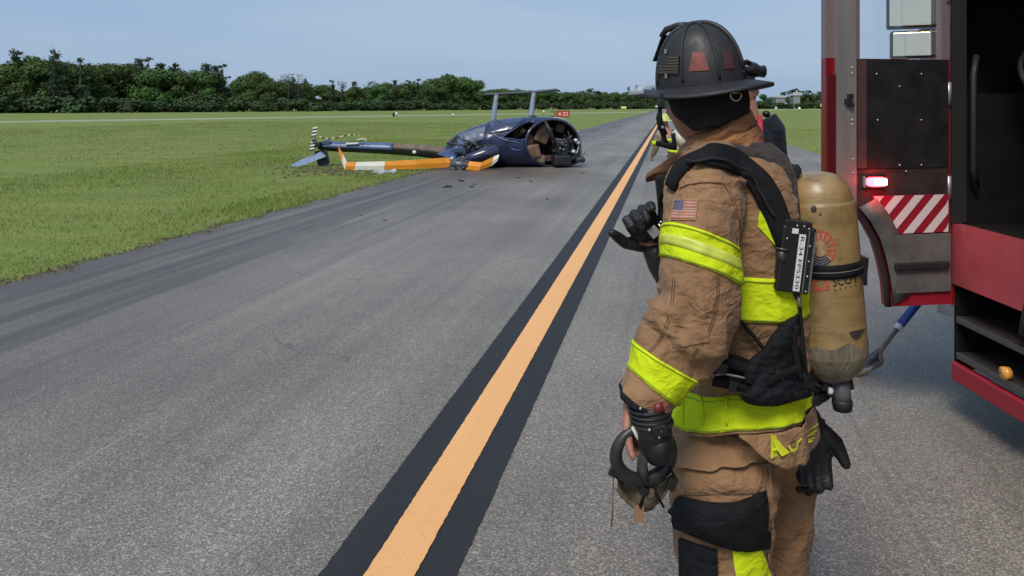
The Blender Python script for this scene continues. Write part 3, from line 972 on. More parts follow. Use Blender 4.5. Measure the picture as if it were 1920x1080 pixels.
# chevron board: red board with slanted white bars
c0, c1 = Zpx(1690, 366), Zpx(1690, 437)
m_ = MB()
m_.prism([DP(.02, c0, .006), DP(Apx(1632), c0, .006), DP(Apx(1671), c1, .006), DP(.02, c1, .006)], inn * .004)
m_.build('chevron_board', REFR, door)
s_ = .06; cut0, cut1 = Apx(1632), Apx(1671)
for k in range(-1, 9):
    b0 = cut0 - .012 - k * 2 * s_
    # bars lean: top edge is nearer the hinge than the bottom edge
    top = [b0 - .0, b0 - s_]; lean = (c0 - c1) * 0.95
    q = [(top[0] - 0.0, c0), (top[1], c0), (top[1] + lean, c1), (top[0] + lean, c1)]
    lim = lambda a, z: max(.024, min(a, cut0 + (cut1 - cut0) * (c0 - z) / (c0 - c1) - .004))
    # clip by sampling
    n_ = 8; L1 = []; L2 = []
    for i in range(n_ + 1):
        f = i / n_; z = c0 + (c1 - c0) * f
        L1.append((lim(q[0][0] + (q[3][0] - q[0][0]) * f, z), z)); L2.append((lim(q[1][0] + (q[2][0] - q[1][0]) * f, z), z))
    if max(a - b for (a, _), (b, _) in zip(L1, L2)) < .01: continue
    m_ = MB(); m_.grid([[DP(a, z, .0125) for a, z in L1], [DP(b, z, .0125) for b, z in L2]], closed=False, smooth=False)
    m_.build('white_bar', REFW, door)
# warning light
lc = DP(Apx(1635), Zpx(1635, 340), .012)
Mdoor = Matrix((fr, inn, Vector((0, 0, 1)))).transposed()
m_ = MB(); m_.box(lc, (.066, .012, .034), Mdoor, bev=.01)
wl = m_.build('warning_light', mat('chrome', (0.6, 0.6, 0.6), 0.15, 1.0), door)
m_ = MB()
g = []
for r_, d_ in ((1, .010), (.98, .026), (.8, .034), (.4, .038)):
    g.append([lc + fr * (-.008 + .054 * r_ * (abs(math.cos(a)) ** .5) * math.copysign(1, math.cos(a))) + Vector((0, 0, .024 * r_ * (abs(math.sin(a)) ** .5) * math.copysign(1, math.sin(a)))) + inn * d_ for a in np.linspace(0, 2 * PI, 29)[:-1]])
m_.grid(g, cap1=True)
lens = m_.build('lens', mat('lit_red_lens', (0.8, 0.02, 0.02), 0.2, emit=(1.0, 0.012, 0.016), estr=60.0), truck)
m_ = MB(); m_.box(lc + inn * .0405 - fr * .012, (.036, .003, .015), Mdoor, bev=.002)
m_.build('lamp_core', mat('lit_core', (1, .8, .7), 0.3, emit=(1.0, 0.62, 0.48), estr=5.0), truck)
lens.parent = door; bpy.data.objects[[c.name for c in truck.children if c.name.startswith('lamp_core')][0]].parent = door
# latch and rivets
m_ = MB()
for px, py, r_ in ((1590, 180, .014), (1586, 190, .018), (1592, 197, .012)):
    m_.box(DP(Apx(px), Zpx(px, py), .018), (r_, .012, r_ * .8), Mdoor, bev=.003)
m_.build('latch', RUB, door)
RIV = mat('rivet', (0.55, 0.52, 0.50), 0.35, 0.9)
rb = MB().sphere((0, 0, 0), (.0055, .0055, .0055), 8, 5).mesh('rivet'); rb.materials.append(RIV)
for px, py in ((1596, 127), (1596, 138), (1596, 225), (1596, 233), (1597, 298), (1597, 324), (1641, 139), (1684, 162), (1643, 225), (1684, 309), (1696, 321), (1640, 405), (1725, 139), (1725, 225), (1725, 309)):
    p = DP(Apx(px), Zpx(px, py), .012)
    r_ = bpy.data.objects.new('rivet', rb); COL.objects.link(r_); r_.parent = door; r_.location = p - ORIG[door.name]
# window pane
m_ = MB(); m_.prism([DP(.052, BELT + .002, -.028), DP(A_in - .032, BELT + .002, -.028), DP(A_in - .032, 2.538, -.028), DP(.052, 2.538, -.028)], inn * .004)
m_.build('pane', GLASS, door)
# mirrors on an arm from the cab corner, seen through the door window
def mirror(px0, px1, py0, py1, D, rnd_=.012):
    a, b = P(px0, py0, D), P(px1, py1, D)
    c = (a + b) / 2; hw, hh = (b.x - a.x) / 2, (a.z - b.z) / 2
    m_ = MB(); m_.box(c + Matrix.Rotation(R(-24), 3, 'Z') @ Vector((0, .05, 0)), (hw, .05, hh), Matrix.Rotation(R(-24), 3, 'Z'), bev=rnd_)
    mo = m_.build('mirror', RUB, truck)
    Mz = Matrix.Rotation(R(-24), 3, 'Z')
    m_ = MB(); m_.box(c + Mz @ Vector((0, -.001, 0)), (hw - .012, .003, hh - .012), Mz, bev=.002)
    m_.build('mirror_glass', CHR, mo)
mirror(1668, 1752, -95, 52, 4.18); mirror(1674, 1746, 57, 109, 4.18)
m_ = MB(); m_.tube([P(1712, -60, 4.24), P(1735, -64, 4.3), Vector((TX + .06, 4.36, 2.35))], .018, 8); m_.tube([P(1712, 85, 4.24), P(1738, 80, 4.3), Vector((TX + .06, 4.36, 2.0))], .018, 8)
m_.build('mirror_arm', ALU, truck)

# shovel leaning on the bumper, its blade on the pavement
sh = thing('shovel', G(1618, 709), 'blue handled shovel with bent grey blade leaning against the truck', 'shovel')
D_ = G(1618, 709).y
m_ = MB()
bl = [[P(1582, 700, D_), P(1610, 676, D_ - .02), P(1648, 652, D_ - .02)], [P(1586, 706, D_), P(1618, 690, D_ + .06), P(1650, 668, D_ + .05)], [P(1592, 709, D_), P(1622, 701, D_ - .01), P(1652, 681, D_ - .01)]]
m_.grid(bl, closed=False)
solid(m_.build('blade', mat('steel_blade', (0.30, 0.32, 0.36), 0.4, .7, var=.3, vscale=20), sh), .006)
m_ = MB(); K = catmull([P(1600, 705, D_ - .01), P(1630, 695, D_), P(1652, 680, D_ + .01), P(1650, 662, D_ + .02), P(1664, 640, D_ + .04), P(1682, 617, D_ + .06)], 18)
m_.tube([Vector(k) for k in K], [.010] * 6 + [.014] * 12, 10); m_.build('neck', mat('wood_neck', (0.20, 0.14, 0.11), 0.6, var=.3, vscale=20), sh)
m_ = MB(); m_.tube([P(1682, 617, D_ + .06), P(1688, 609, D_ + .07)], .024, 12); m_.build('ferrule', mat('white_plastic', (0.75, 0.75, 0.75), .4), sh)
m_ = MB(); m_.tube([P(1688, 609, D_ + .07), P(1716, 574, D_ + .10), P(1740, 544, D_ + .12), P(1764, 514, D_ + .14)], .026, 12); m_.build('handle', mat('blue_plastic', (0.03, 0.075, 0.33), .35), sh)
# ------------------------------------------------------------------ wrecked helicopter on its side
HD = 21.0
NAVY = mat('navy_paint', (0.014, 0.023, 0.070), 0.32, coat=0.3, var=0.35, vscale=4, bump=0.35, bscale=5)
SLATE = mat('slate_blue_paint', (0.10, 0.15, 0.27), 0.35, coat=0.3, var=0.2, vscale=4, bump=0.1, bscale=5)
HBLK = mat('black_metal', (0.012, 0.012, 0.014), 0.5)
HGRY = mat('grey_metal', (0.16, 0.165, 0.175), 0.45, .5, var=.4, vscale=15)
BROWN = mat('brown_leather', (0.22, 0.125, 0.075), 0.55, var=0.35, vscale=5)
DBRN = mat('dark_brown_trim', (0.11, 0.065, 0.048), 0.7, var=0.3, vscale=5)
ORG = mat('orange_blade_paint', (0.82, 0.30, 0.022), 0.45, var=.08, vscale=3)
WHB = mat('cream_blade_paint', (0.82, 0.80, 0.70), 0.5, var=.08, vscale=3)
heli = thing('helicopter', G(960, 312), 'wrecked dark blue helicopter lying on its side across the taxiway edge', 'helicopter')
def H(px, py, dy=0.0):
    return P(px, py, HD + dy)
sec = [(836, 272, 300, .22), (846, 260, 305, .36), (866, 247, 309, .52), (890, 237, 311, .62), (915, 229, 312, .70), (950, 222, 312, .76), (990, 219, 312, .78),
       (1030, 219, 312, .77), (1056, 225, 311, .68), (1074, 237, 309, .53), (1085, 252, 304, .33), (1089.5, 265, 296, .16)]
S_ = catmull(sec, 110)
NR = 112
g = []
for x_, t_, b_, dp in S_:
    c = H(x_, (t_ + b_) / 2); hz = (b_ - t_) / 2 / FPX * HD
    row = []
    for k in range(NR):
        a = 2 * PI * k / NR
        ca, sa = math.cos(a), math.sin(a)
        e = 0.86
        dn = .05 * max(0, 1 - (x_ - 836) / 170) + .012
        dk = 1 + dn * (noise.noise(Vector((x_ * .06, ca * 2.2, sa * 2.2))) + .6 * noise.noise(Vector((x_ * .16, ca * 5, sa * 5))))
        row.append(c + Vector((0, -dp * dk * math.copysign(abs(ca) ** e, ca), hz * dk * math.copysign(abs(sa) ** e, sa))))
    g.append(row)
full = MB().grid(g)
hbvh = full.bvh()
EC, ER = (1036, 268), (50, 44)
def in_ell(x, y, k=1.0):
    return ((x - EC[0]) / (ER[0] * k)) ** 2 + ((y - EC[1]) / (ER[1] * k)) ** 2 < 1
def in_poly(x, y, q):
    r = False
    for i in range(len(q)):
        x1, y1 = q[i]; x2, y2 = q[i - 1]
        if (y1 > y) != (y2 > y) and x < (x2 - x1) * (y - y1) / (y2 - y1) + x1: r = not r
    return r
WIN = [(941, 258), (958, 246), (980, 233), (998, 227), (1003, 231), (990, 247), (983, 262)]
shell = MB(); fs = []
for f in full.f:
    c = sum((Vector(full.v[i]) for i in f), Vector()) / len(f)
    near = c.y < HD - .02
    x_, y_ = PR(c)
    if near and (in_ell(x_, y_) or in_poly(x_, y_, WIN)): continue
    fs.append(f)
shell.add(full.v, fs)
fus = shell.build('fuselage', NAVY, heli)
md = fus.modifiers.new('thick', 'SOLIDIFY'); md.thickness = .035; md.offset = -1
fus.data.materials.append(mat('cabin_lining', (0.035, 0.028, 0.028), .8)); md.material_offset = 1
# rims of the openings
def on_hull(px, py, off=0.0):
    l, n = cast(hbvh, px, py, 21.0)
    return l + n * off
m_ = MB(); pts = [on_hull(EC[0] + ER[0] * math.cos(a), EC[1] + ER[1] * math.sin(a) * 1.0, .0) for a in np.linspace(0, 2 * PI, 61)[:-1]]
m_.tube(pts + [pts[0], pts[1]], .035, 8, caps=False); m_.build('windscreen_frame', mat('frame_blue', (0.03, 0.035, 0.06), .25, coat=.5), heli)
m_ = MB(); pts = [on_hull(*q) for q in [tuple(p) for p in catmull(WIN + [WIN[0]], 40)]]
m_.tube(pts, .022, 6, caps=False); m_.build('door_frame', NAVY, heli)
m_ = MB(); arc = [on_hull(EC[0] + (ER[0] + 2) * math.cos(a), EC[1] + (ER[1] + 2) * math.sin(a), .02) for a in np.linspace(R(-88), R(-25), 20)]
m_.tube(arc, .03, 6); m_.build('roof_strip', mat('pale_trim', (0.42, 0.40, 0.42), .4), heli)
m_ = MB(); m_.tube([on_hull(*q, .005) for q in ((916, 230), (911, 250), (915, 275), (928, 300))], .02, 6); m_.build('panel_seam', HBLK, heli)
m_ = MB(); m_.tube([on_hull(*q, .012) for q in ((918, 250), (945, 262), (975, 268))], .018, 6); m_.tube([on_hull(*q, .01) for q in ((958, 278), (966, 281), (978, 281))], .014, 6); m_.build('door_edge', SLATE, heli)
# cabin contents
def hbox(name, m, px, py, dy, hw, hh, hd, rot=0, tilt=0, bev=.03, parent=heli):
    b = MB()
    b.box(H(px, py, dy), (hw / FPX * HD, hd, hh / FPX * HD), Matrix.Rotation(R(rot), 3, 'Y') @ Matrix.Rotation(R(tilt), 3, 'Z'), bev=bev)
    return b.build(name, m, parent)
hbox('seat_back', BROWN, 1018, 251, -.12, 13, 17, .10, 24, 12, .05)
hbox('seat_cushion', BROWN, 999, 284, -.15, 12, 13, .22, -12, 10, .06)
hbox('seat_cushion', DBRN, 993, 262, .05, 9, 10, .2, 30, 0, .05)
hbox('seat_back', DBRN, 1050, 240, .1, 9, 9, .12, 20, 0, .05)
hbox('seat_base', mat('tan_liner', (0.18, 0.12, 0.08), .8, var=.3), 1008, 298, .0, 14, 8, .3, 0, 0, .05)
hbox('rear_seat', DBRN, 972, 247, .1, 12, 9, .15, -25, 0, .05)
hbox('headrest', mat('tan_leather', (0.28, 0.17, 0.10), .6, var=.3, vscale=6), 980, 245, -.2, 5, 4, .08, -35, 0, .03)
m_ = MB(); m_.tube([H(1022, 228, -.45), H(1034, 252, -.5), H(1040, 276, -.4)], .06, 8); m_.tube([H(1009, 243, -.35), H(1021, 232, -.4)], .02, 6)
m_.build('centre_post', HBLK, heli)
hbox('instrument_panel', mat('panel_grey', (0.03, 0.03, 0.034), .5, var=.4, vscale=10), 1054, 275, -.1, 15, 14, .15, 12, -20, .03)
for px, py in ((1049, 270), (1055, 268), (1061, 273), (1050, 279), (1057, 281)):
    m_ = MB(); c = H(px, py, -.30); m_.tube([c, c + Vector((.01, -.04, 0))], .045, 12); m_.build('gauge', HGRY, heli)
hbox('nose_debris', HBLK, 1052, 300, -.45, 16, 10, .25, 0, 10, .06)
hbox('cabin_floor', DBRN, 1030, 296, .25, 40, 6, .25, -3, 0, .03)
m_ = MB()
rr_ = random.Random(4)
for k in range(26):
    a = H(rr_.uniform(1035, 1078), rr_.uniform(258, 304), rr_.uniform(-.5, .1)); b_ = a + Vector((rr_.gauss(0, .15), rr_.gauss(0, .12), rr_.gauss(0, .15)))
    m_.tube([a, (a + b_) / 2 + Vector((rr_.gauss(0, .05), 0, rr_.gauss(0, .05))), b_], rr_.uniform(.008, .03), 5)
m_.build('loose_wiring', mat('wire_grey', (0.05, 0.05, 0.055), .5, var=.5, vscale=6), heli)
for px, py in ((1079, 263), (1083, 268), (1075, 284)):
    m_ = MB(); l, n = cast(hbvh, px, py, 21.0); m_.sphere(l + n * .01, (.06, .04, .05), 10, 6); m_.build('nose_light', mat('lamp_glass', (0.55, 0.58, 0.62), .15, coat=.5), heli)
# engine cowling, fairings and torn panels at the rear of the cabin
def hull_panel(name, m, quad, off=.035, th=.02, wob=.02, seed=0):
    r2 = random.Random(seed); mb_ = MB(); rows = qrows(quad, 10, 6); gg = []
    for r in rows:
        gg.append([(lambda l, n: l + n * (off + r2.uniform(-wob, wob)))(*cast(hbvh, x, y, 20.6)) for x, y in r])
    mb_.grid(gg, closed=False)
    o_ = mb_.build(name, m, heli); solid(o_, th); return o_
hull_panel('engine_cowling', mat('cowling_slate', (0.13, 0.145, 0.20), .38, coat=.3, var=.25, vscale=5), [(866, 252), (911, 236), (908, 262), (878, 272)], seed=1)
hull_panel('engine_cowling', SLATE, [(852, 262), (868, 250), (880, 268), (858, 278)], seed=2)
hull_panel('roof_panel', mat('roof_blue', (0.035, 0.05, 0.10), .22, coat=.6, var=.2), [(920, 232), (985, 223), (958, 245), (917, 252)], .02, wob=.004, seed=3)
hbox('fuel_tank', mat('tank_blue', (0.05, 0.065, 0.14), .3, coat=.4, var=.2), 864, 281, -.62, 14, 8, .22, 3, 8, .08)
m_ = MB()
K = catmull([H(872, 303, -.95), H(885, 297, -1.0), H(905, 290, -.98), H(922, 285, -.9), H(932, 282, -.8)], 20)
m_.tube([Vector(k) for k in K], list(np.interp(np.linspace(0, 1, 20), [0, .2, .6, .9, 1], [.10, .2, .24, .2, .12])), 16, flat=.8)
m_.build('mast_fairing', mat('fairing_navy', (0.03, 0.035, 0.075), .25, coat=.5, var=.3), heli)
m_ = MB()
for k in range(34):
    a = H(rr_.uniform(868, 916), rr_.uniform(266, 292), rr_.uniform(-.95, -.6)); b_ = a + Vector((rr_.gauss(0, .3), rr_.gauss(0, .12), rr_.gauss(0, .12)))
    m_.tube([a, (a + b_) / 2 + Vector((rr_.gauss(0, .05), 0, rr_.gauss(0, .05))), b_], rr_.uniform(.012, .05), 6)
m_.build('engine_parts', mat('engine_grey', (0.045, 0.045, 0.055), .4, .4, var=.6, vscale=5), heli)
m_ = MB()
for k in range(9):
    m_.box(H(rr_.uniform(872, 908), rr_.uniform(272, 294), rr_.uniform(-.8, -.55)), (rr_.uniform(.05, .16), .08, rr_.uniform(.04, .1)), Matrix.Rotation(rr_.uniform(-1, 1), 3, 'Y'), bev=.02)
m_.build('engine_block', HBLK, heli)
m_ = MB(); m_.prism([H(820, 289, -.4), H(850, 276, -.5), H(858, 290, -.6), H(852, 300, -.6), H(838, 296, -.5)], (0, .25, .02)); m_.build('torn_skin', mat('torn_blue', (0.06, 0.10, 0.24), .35, coat=.3, var=.3), heli)
m_ = MB(); m_.prism([H(841, 272, -.35), H(856, 253, -.4), H(862, 256, -.45), H(850, 280, -.5)], (0, .1, 0)); m_.build('exhaust_shroud', HBLK, heli)
# landing gear
STRUT = mat('strut_paint', (0.17, 0.22, 0.29), .4, coat=.3, var=.15)
def strut(name, a, b, w0, w1):
    A, B = H(*a), H(*b); g = []
    for f in np.linspace(0, 1, 8):
        c = A.lerp(B, f); w2 = (w0 + (w1 - w0) * f) / 2
        g.append([c + Vector((w2 * math.cos(t), .05 * math.sin(t), 0)) for t in np.linspace(0, 2 * PI, 13)[:-1]])
    return MB().grid(g, cap0=True, cap1=True).build(name, STRUT, heli)
strut('skid_strut', (924, 231, .1), (931, 177, .35), .17, .12); strut('skid_strut', (995, 222, .1), (1001, 173, .35), .17, .12)
m_ = MB(); m_.tube([H(903, 178, .36), H(916, 177, .36), H(1000, 173, .36), H(1026, 170.5, .36), H(1042, 168.5, .36), H(1050, 171, .36)], [.03, .045, .045, .045, .04, .03], 10); m_.build('skid_tube', mat('skid_dark', (0.05, 0.06, 0.062), .5), heli)
m_ = MB(); m_.tube([H(1075, 303, -.4), H(1082, 298, -.5), H(1092, 300, -.55), H(1097, 301, -.55)], [.05, .09, .08, .05], 8); m_.box(H(1088, 301, -.55), (.12, .1, .05), bev=.02); m_.build('broken_skid', HBLK, heli)
hbox('hull_cap', HBLK, 1000, 219, .0, 6, 2.5, .1, 0, 0, .02)
# tail boom
m_ = MB(); g = []
for x_, cy, hz, dp in catmull([(842, 290, .19, .22), (800, 284, .175, .19), (740, 279.5, .16, .17), (680, 277, .145, .15), (620, 275, .13, .13), (598, 273.5, .11, .11)], 40):
    c = H(x_, cy, .15); g.append([c + Vector((0, -dp * math.cos(a), hz * math.sin(a))) for a in np.linspace(0, 2 * PI, 25)[:-1]])
m_.grid(g, cap0=True, cap1=True); bvb = m_.bvh(); boom = m_.build('tail_boom', HBLK, heli)
def boom_sheet(name, m, x0, x1, f0, f1, off):
    b = MB(); gg = []
    for x_ in np.linspace(x0, x1, 24):
        i = min(range(len(g)), key=lambda k: abs(PR(g[k][0])[0] - x_))
        c = sum(g[i], Vector()) / len(g[i]); row = []
        for a in np.linspace(f0, f1, 9):
            k = a / (2 * PI) * 24; k0 = int(k) % 24; k1 = (k0 + 1) % 24; q = g[i][k0].lerp(g[i][k1], k - int(k)); q = q + (q - c).normalized() * off
            row.append(Vector(((x_ - CX) / FPX * q.y, q.y, q.z)))
        gg.append(row)
    b.grid(gg, closed=False)
    return solid(b.build(name, m, heli), .008)
boom_sheet('boom_skin', mat('boom_blue', (0.065, 0.11, 0.24), .4, coat=.2, var=.2, vscale=4), 601, 736, R(-8), R(150), .012)
boom_sheet('boom_skin', mat('brown_stand_in_skin', (0.16, 0.125, 0.095), .8, var=.3, vscale=5), 738, 838, R(8), R(150), .012)['label'] = 'brown stand-in for the blanked-out section of the tail boom'  # brown made up for the blanked-out registration; the boom itself is navy
m_ = MB(); l, n = cast(bvb, 777, 285); m_.sphere(l + n * .02, (.06, .03, .05), 10, 6); m_.build('tail_light', WHB, heli)
m_ = MB(); m_.prism([H(648, 271, -.05), H(672, 270, -.05), H(672, 267, -.05), H(648, 268, -.05)], (0, .08, 0)); m_.build('antenna_plate', WHB, heli)
# empennage
m_ = MB(); m_.prism([H(601, 286, -.1), H(610, 294, -.2), H(548, 317.5, -.15), H(539, 316, -.1), H(560, 303, -.05)], (0, .05, .03)); m_.build('stabiliser', mat('stab_blue', (0.17, 0.24, 0.36), .35, coat=.3, var=.15), heli)
m_ = MB(); m_.prism([H(589, 284, 0), H(612, 280, 0), H(618, 304, -.05), H(612, 312, -.05), H(597, 312.5, -.05)], (0, .07, 0)); m_.build('tail_fin', HBLK, heli)
m_ = MB(); m_.prism([H(604, 270, 0), H(604, 266, 0), H(616, 261, 0), H(620, 264, 0), H(618, 270, 0)], (0, .1, 0)); m_.build('upper_fin', SLATE, heli)
hbox('tail_gearbox', HBLK, 596, 271, -.05, 6, 5, .12, 0, 0, .03)
TRW = mat('tail_rotor_white', (0.80, 0.80, 0.76), .45); TRB = mat('tail_rotor_black', (0.04, 0.04, 0.045), .5)
def tblade(x0, y0, x1, y1):
    n_ = 6
    for k in range(n_):
        f0, f1 = k / n_, (k + .96) / n_
        c0 = H(x0 + (x1 - x0) * f0, y0 + (y1 - y0) * f0, -.18); c1 = H(x0 + (x1 - x0) * f1, y0 + (y1 - y0) * f1, -.18)
        b = MB(); hw = Vector((.065, 0, .012)); b.prism([c0 - hw, c0 + hw, c1 + hw, c1 - hw], (0, .022, 0)); b.build('tail_rotor_band', TRW if k % 2 == 0 else TRB, heli)
tblade(591, 238, 588, 257); tblade(587, 265, 584, 283)
m_ = MB(); m_.tube([H(589, 262, -.22), H(590, 262, .0)], .05, 10); m_.tube([H(588, 256, -.17), H(587, 266, -.17)], .03, 8); m_.build('tail_rotor_hub', HGRY, heli)
# striped tail-rotor guard and loose cable
K = catmull([H(599, 256, -.1), H(612, 260, -.1), H(626, 259, -.1), H(645, 255, -.1), H(660, 253, -.1), H(670, 254, -.1), H(675, 259, -.1), H(675, 268, -.1)], 34)
for k in range(33):
    b = MB(); b.tube([Vector(K[k]), Vector(K[k + 1])], .017, 6); b.build('guard_band', mat('guard_cream', (0.80, 0.74, 0.42), .5) if (k // 2) % 2 == 0 else TRB, heli)
b = MB(); b.tube([H(668, 263, -.1), H(676, 260, -.1), H(686, 261, -.1), H(688, 267, -.1)], .014, 6); b.build('cable', WHB, heli)
# main rotor blade, standing on its edge in front of the wreck, bent up at the tip
def blade_panel(m, pts, th=.035):
    """pts: list of (top pixel, bottom pixel, D) stations"""
    A = [P(a[0], a[1] - 1.5, D) for a, b, D in pts]; B = [P(b[0], b[1] - 1.5, D) for a, b, D in pts]
    b = MB(); n = len(A); off = Vector((0, th, .0))
    M1 = [(a + c) / 2 - Vector((0, th * .6, 0)) for a, c in zip(A, B)]
    b.grid([A, M1, B, [p + off for p in B], [(a + c) / 2 + off * 1.3 for a, c in zip(A, B)], [p + off for p in A], A][:-1], closed=False)
    vs = b.v; 
    b2 = MB(); rows = [[A[i], M1[i], B[i], B[i] + off, (A[i] + B[i]) / 2 + off * 1.3, A[i] + off] for i in range(n)]
    b2.grid(rows, True, True, True, smooth=False)
    return b2.build('rotor_blade', m, heli)
BD = 19.6
blade_panel(ORG, [((634, 276), (638, 300), BD), ((643, 290), (641, 306), BD)])
blade_panel(WHB, [((643, 290.3), (641, 306.3), BD), ((650, 305), (647, 319.5), BD)])
blade_panel(ORG, [((650.2, 305.3), (647.2, 319.8), BD), ((668, 305.4), (664, 320.5), BD)])
blade_panel(WHB, [((668.3, 305.4), (664.3, 320.5), BD), ((700, 304.6), (697, 320.5), BD), ((722, 304.2), (720, 320), BD)])
blade_panel(ORG, [((722.3, 304), (720.3, 320), BD), ((780, 301), (778, 318.5), BD), ((836, 297), (835, 315.5), BD + .2), ((845, 300), (843, 313), BD + .2)])
blade_panel(ORG, [((880, 304), (873, 319), BD), ((903, 306), (898, 321.5), BD - .1), ((926, 295), (921, 313), BD)])
blade_panel(WHB, [((926.2, 294.8), (921.2, 312.8), BD), ((936, 291), (933, 303), BD)])
m_ = MB()
for k in range(22):
    m_.box(P(rr_.gauss(862, 8), rr_.gauss(307, 6), BD + rr_.uniform(0, .3)), (rr_.uniform(.03, .11), rr_.uniform(.03, .09), rr_.uniform(.02, .07)), Matrix.Rotation(rr_.uniform(-1.5, 1.5), 3, 'Y') @ Matrix.Rotation(rr_.uniform(-1, 1), 3, 'Z'), bev=.012)
m_.tube([P(846, 306, BD + .1), P(878, 310, BD + .05)], .09, 10)
m_.tube([P(862, 307, BD + .1), P(868, 296, BD + .6), P(876, 292, HD - .8)], .07, 10)
m_.build('rotor_hub', HGRY, heli)
m_ = MB(); m_.prism([P(842, 297, BD + .15), P(850, 293, BD + .15), P(848, 299, BD + .15)], (0, .04, 0)); m_.build('blade_root_cap', WHB, heli)
# loose wreckage on the ground
sd = MB(); gg = []
for i in range(9):
    row = []
    for j in range(6):
        p = P(702 + 44 * i / 8, 318 + 9 * j / 5, 19.2); p.z = max(.02, p.z + .03 * math.sin(i * 2.1 + j * 1.7)); p.y += .25 * math.sin(i * 1.3) - j * .12
        row.append(p)
    gg.append(row)
sd.grid(gg, closed=False, smooth=False)
tag(solid(sd.build('plastic_shard', mat('cloudy_plastic', (0.55, 0.58, 0.60), .25, alpha=.75, coat=.3), loc=G(722, 324)), .008), 'crumpled cloudy clear plastic sheet under the striped rotor blade', 'debris')
spots_ = [(866, 341, .06, 'small dark torn metal scrap lying between rotor hub and dark pavement streak'), (840, 352, .06, 'dark crumpled scrap, farther from the rotor hub than any other'), (832, 353, .035, None), (882, 352, .04, None), (890, 347, .03, None),
          (995, 341, .03, None), (1093, 326, .03, None), (676, 405, .018, None), (721, 415, .022, None), (973, 335, .04, None), (1026, 375, .03, None)]
for i, (x_, y_, r_, lb) in enumerate(spots_):
    m_ = MB(); c = G(x_, y_); c.z = .012
    for k in range(4):
        m_.box(c + Vector((rr_.gauss(0, r_ * .5), rr_.gauss(0, r_ * .5), .25 * r_ + .02 * k * r_)), (r_ * rr_.uniform(.3, .8), r_ * rr_.uniform(.2, .6), r_ * .16), Matrix.Rotation(rr_.uniform(0, 3), 3, 'Z') @ Matrix.Rotation(rr_.uniform(-.5, .5), 3, 'X'))
    tag(m_.build('debris_scrap', mat('scrap_brown', (.035, .026, .022), .7), loc=c), lb or 'tiny dark scrap of wreckage lying loose on the pavement', 'debris', None if lb else 'tiny scraps scattered on the pavement')
# ------------------------------------------------------------------ airfield signs and lights
SGR = mat('red_sign_face', (0.55, 0.035, 0.02), .5); SGK = mat('black_sign', (0.02, 0.02, 0.02), .5); SGY = mat('yellow_sign_face', (0.85, 0.72, 0.25), .5)
SGW = mat('white_sign_letter', (0.85, 0.80, 0.72), .5)
def sign(label, px0, px1, py0, py1, D, m, txt=None, tm=None, cat='sign'):
    a, b = P(px0, py0, D), P(px1, py1, D)
    base = Vector(((a.x + b.x) / 2, D, 0))
    t_ = thing('airfield_sign', base, label, cat)
    hw = (b.x - a.x) / 2; zc = max((a.z + b.z) / 2, .35); hh = (a.z - b.z) / 2
    m_ = MB(); m_.box((base.x, D + .1, zc), (hw, .1, hh), bev=.03); m_.build('case', SGK if txt else m, t_)
    m_ = MB(); m_.box((base.x, D - .008, zc), (hw * .96, .006, hh * .9)); f_ = m_.build('face', m, t_)
    if txt:
        m_ = MB(); text_on(m_, txt, lambda u, v: Vector((base.x + u * hw * 1.5, D - .017, zc + v * hh * 1.15))); m_.build('lettering', tm, f_)
    m_ = MB()
    for s_ in (-.7, .7): m_.tube([(base.x + s_ * hw, D + .1, 0), (base.x + s_ * hw, D + .1, zc - hh)], .04, 6)
    m_.build('legs', SGK, t_)
    return t_
sign('red airfield sign with white 4-22 lettering beyond the helicopter', 1043.5, 1068, 207.5, 219.3, 112, SGR, '4-22', SGW)
sign('small black airfield sign with pale letter beside the red sign', 1033, 1041.5, 209, 218.8, 112.3, SGK, 'E', SGY)
sign('pale yellow sign beside the far end of the taxiway', 1164.5, 1174.5, 199.5, 203.8, 420, SGY)
sign('yellow sign at the far right edge of the field near the hedge', 1538, 1550, 194.5, 200.5, 380, SGY)
sign('small black marker board beside a round white light on the field', 736, 740, 212, 219.5, 124, SGK)
sign('white board standing at the far end of the taxiway', 1229, 1236, 198, 201.2, 480, SGW)
sign('pale narrow post marker near the palms beyond the field', 1453, 1457, 200, 205.5, 300, mat('pale_board', (.6, .65, .5), .6))
def edge_light(px, py, D, label, r=.2):
    c = P(px, py, D); t_ = thing('runway_light', Vector((c.x, D, 0)), label, 'light', 'runway edge lights on the field')
    m_ = MB(); m_.tube([(c.x, D, 0), (c.x, D, max(c.z - r, .1))], .05, 6); m_.build('stem', SGK, t_)
    m_ = MB(); m_.sphere((c.x, D, max(c.z, r)), (r, r, r * 1.1), 10, 7); m_.build('globe', mat('light_globe', (0.85, 0.88, 0.75), .4), t_)
edge_light(743.5, 213.5, 124, 'white round runway light next to the small black marker board', .22)
edge_light(849.5, 215, 122, 'lone white runway light on the grass left of the helicopter', .18)
edge_light(1019.5, 209.3, 150, 'white runway light behind the helicopter cabin by the small black sign', .2)
edge_light(1499, 203.5, 220, 'white runway light on the grass below the far palms', .4)
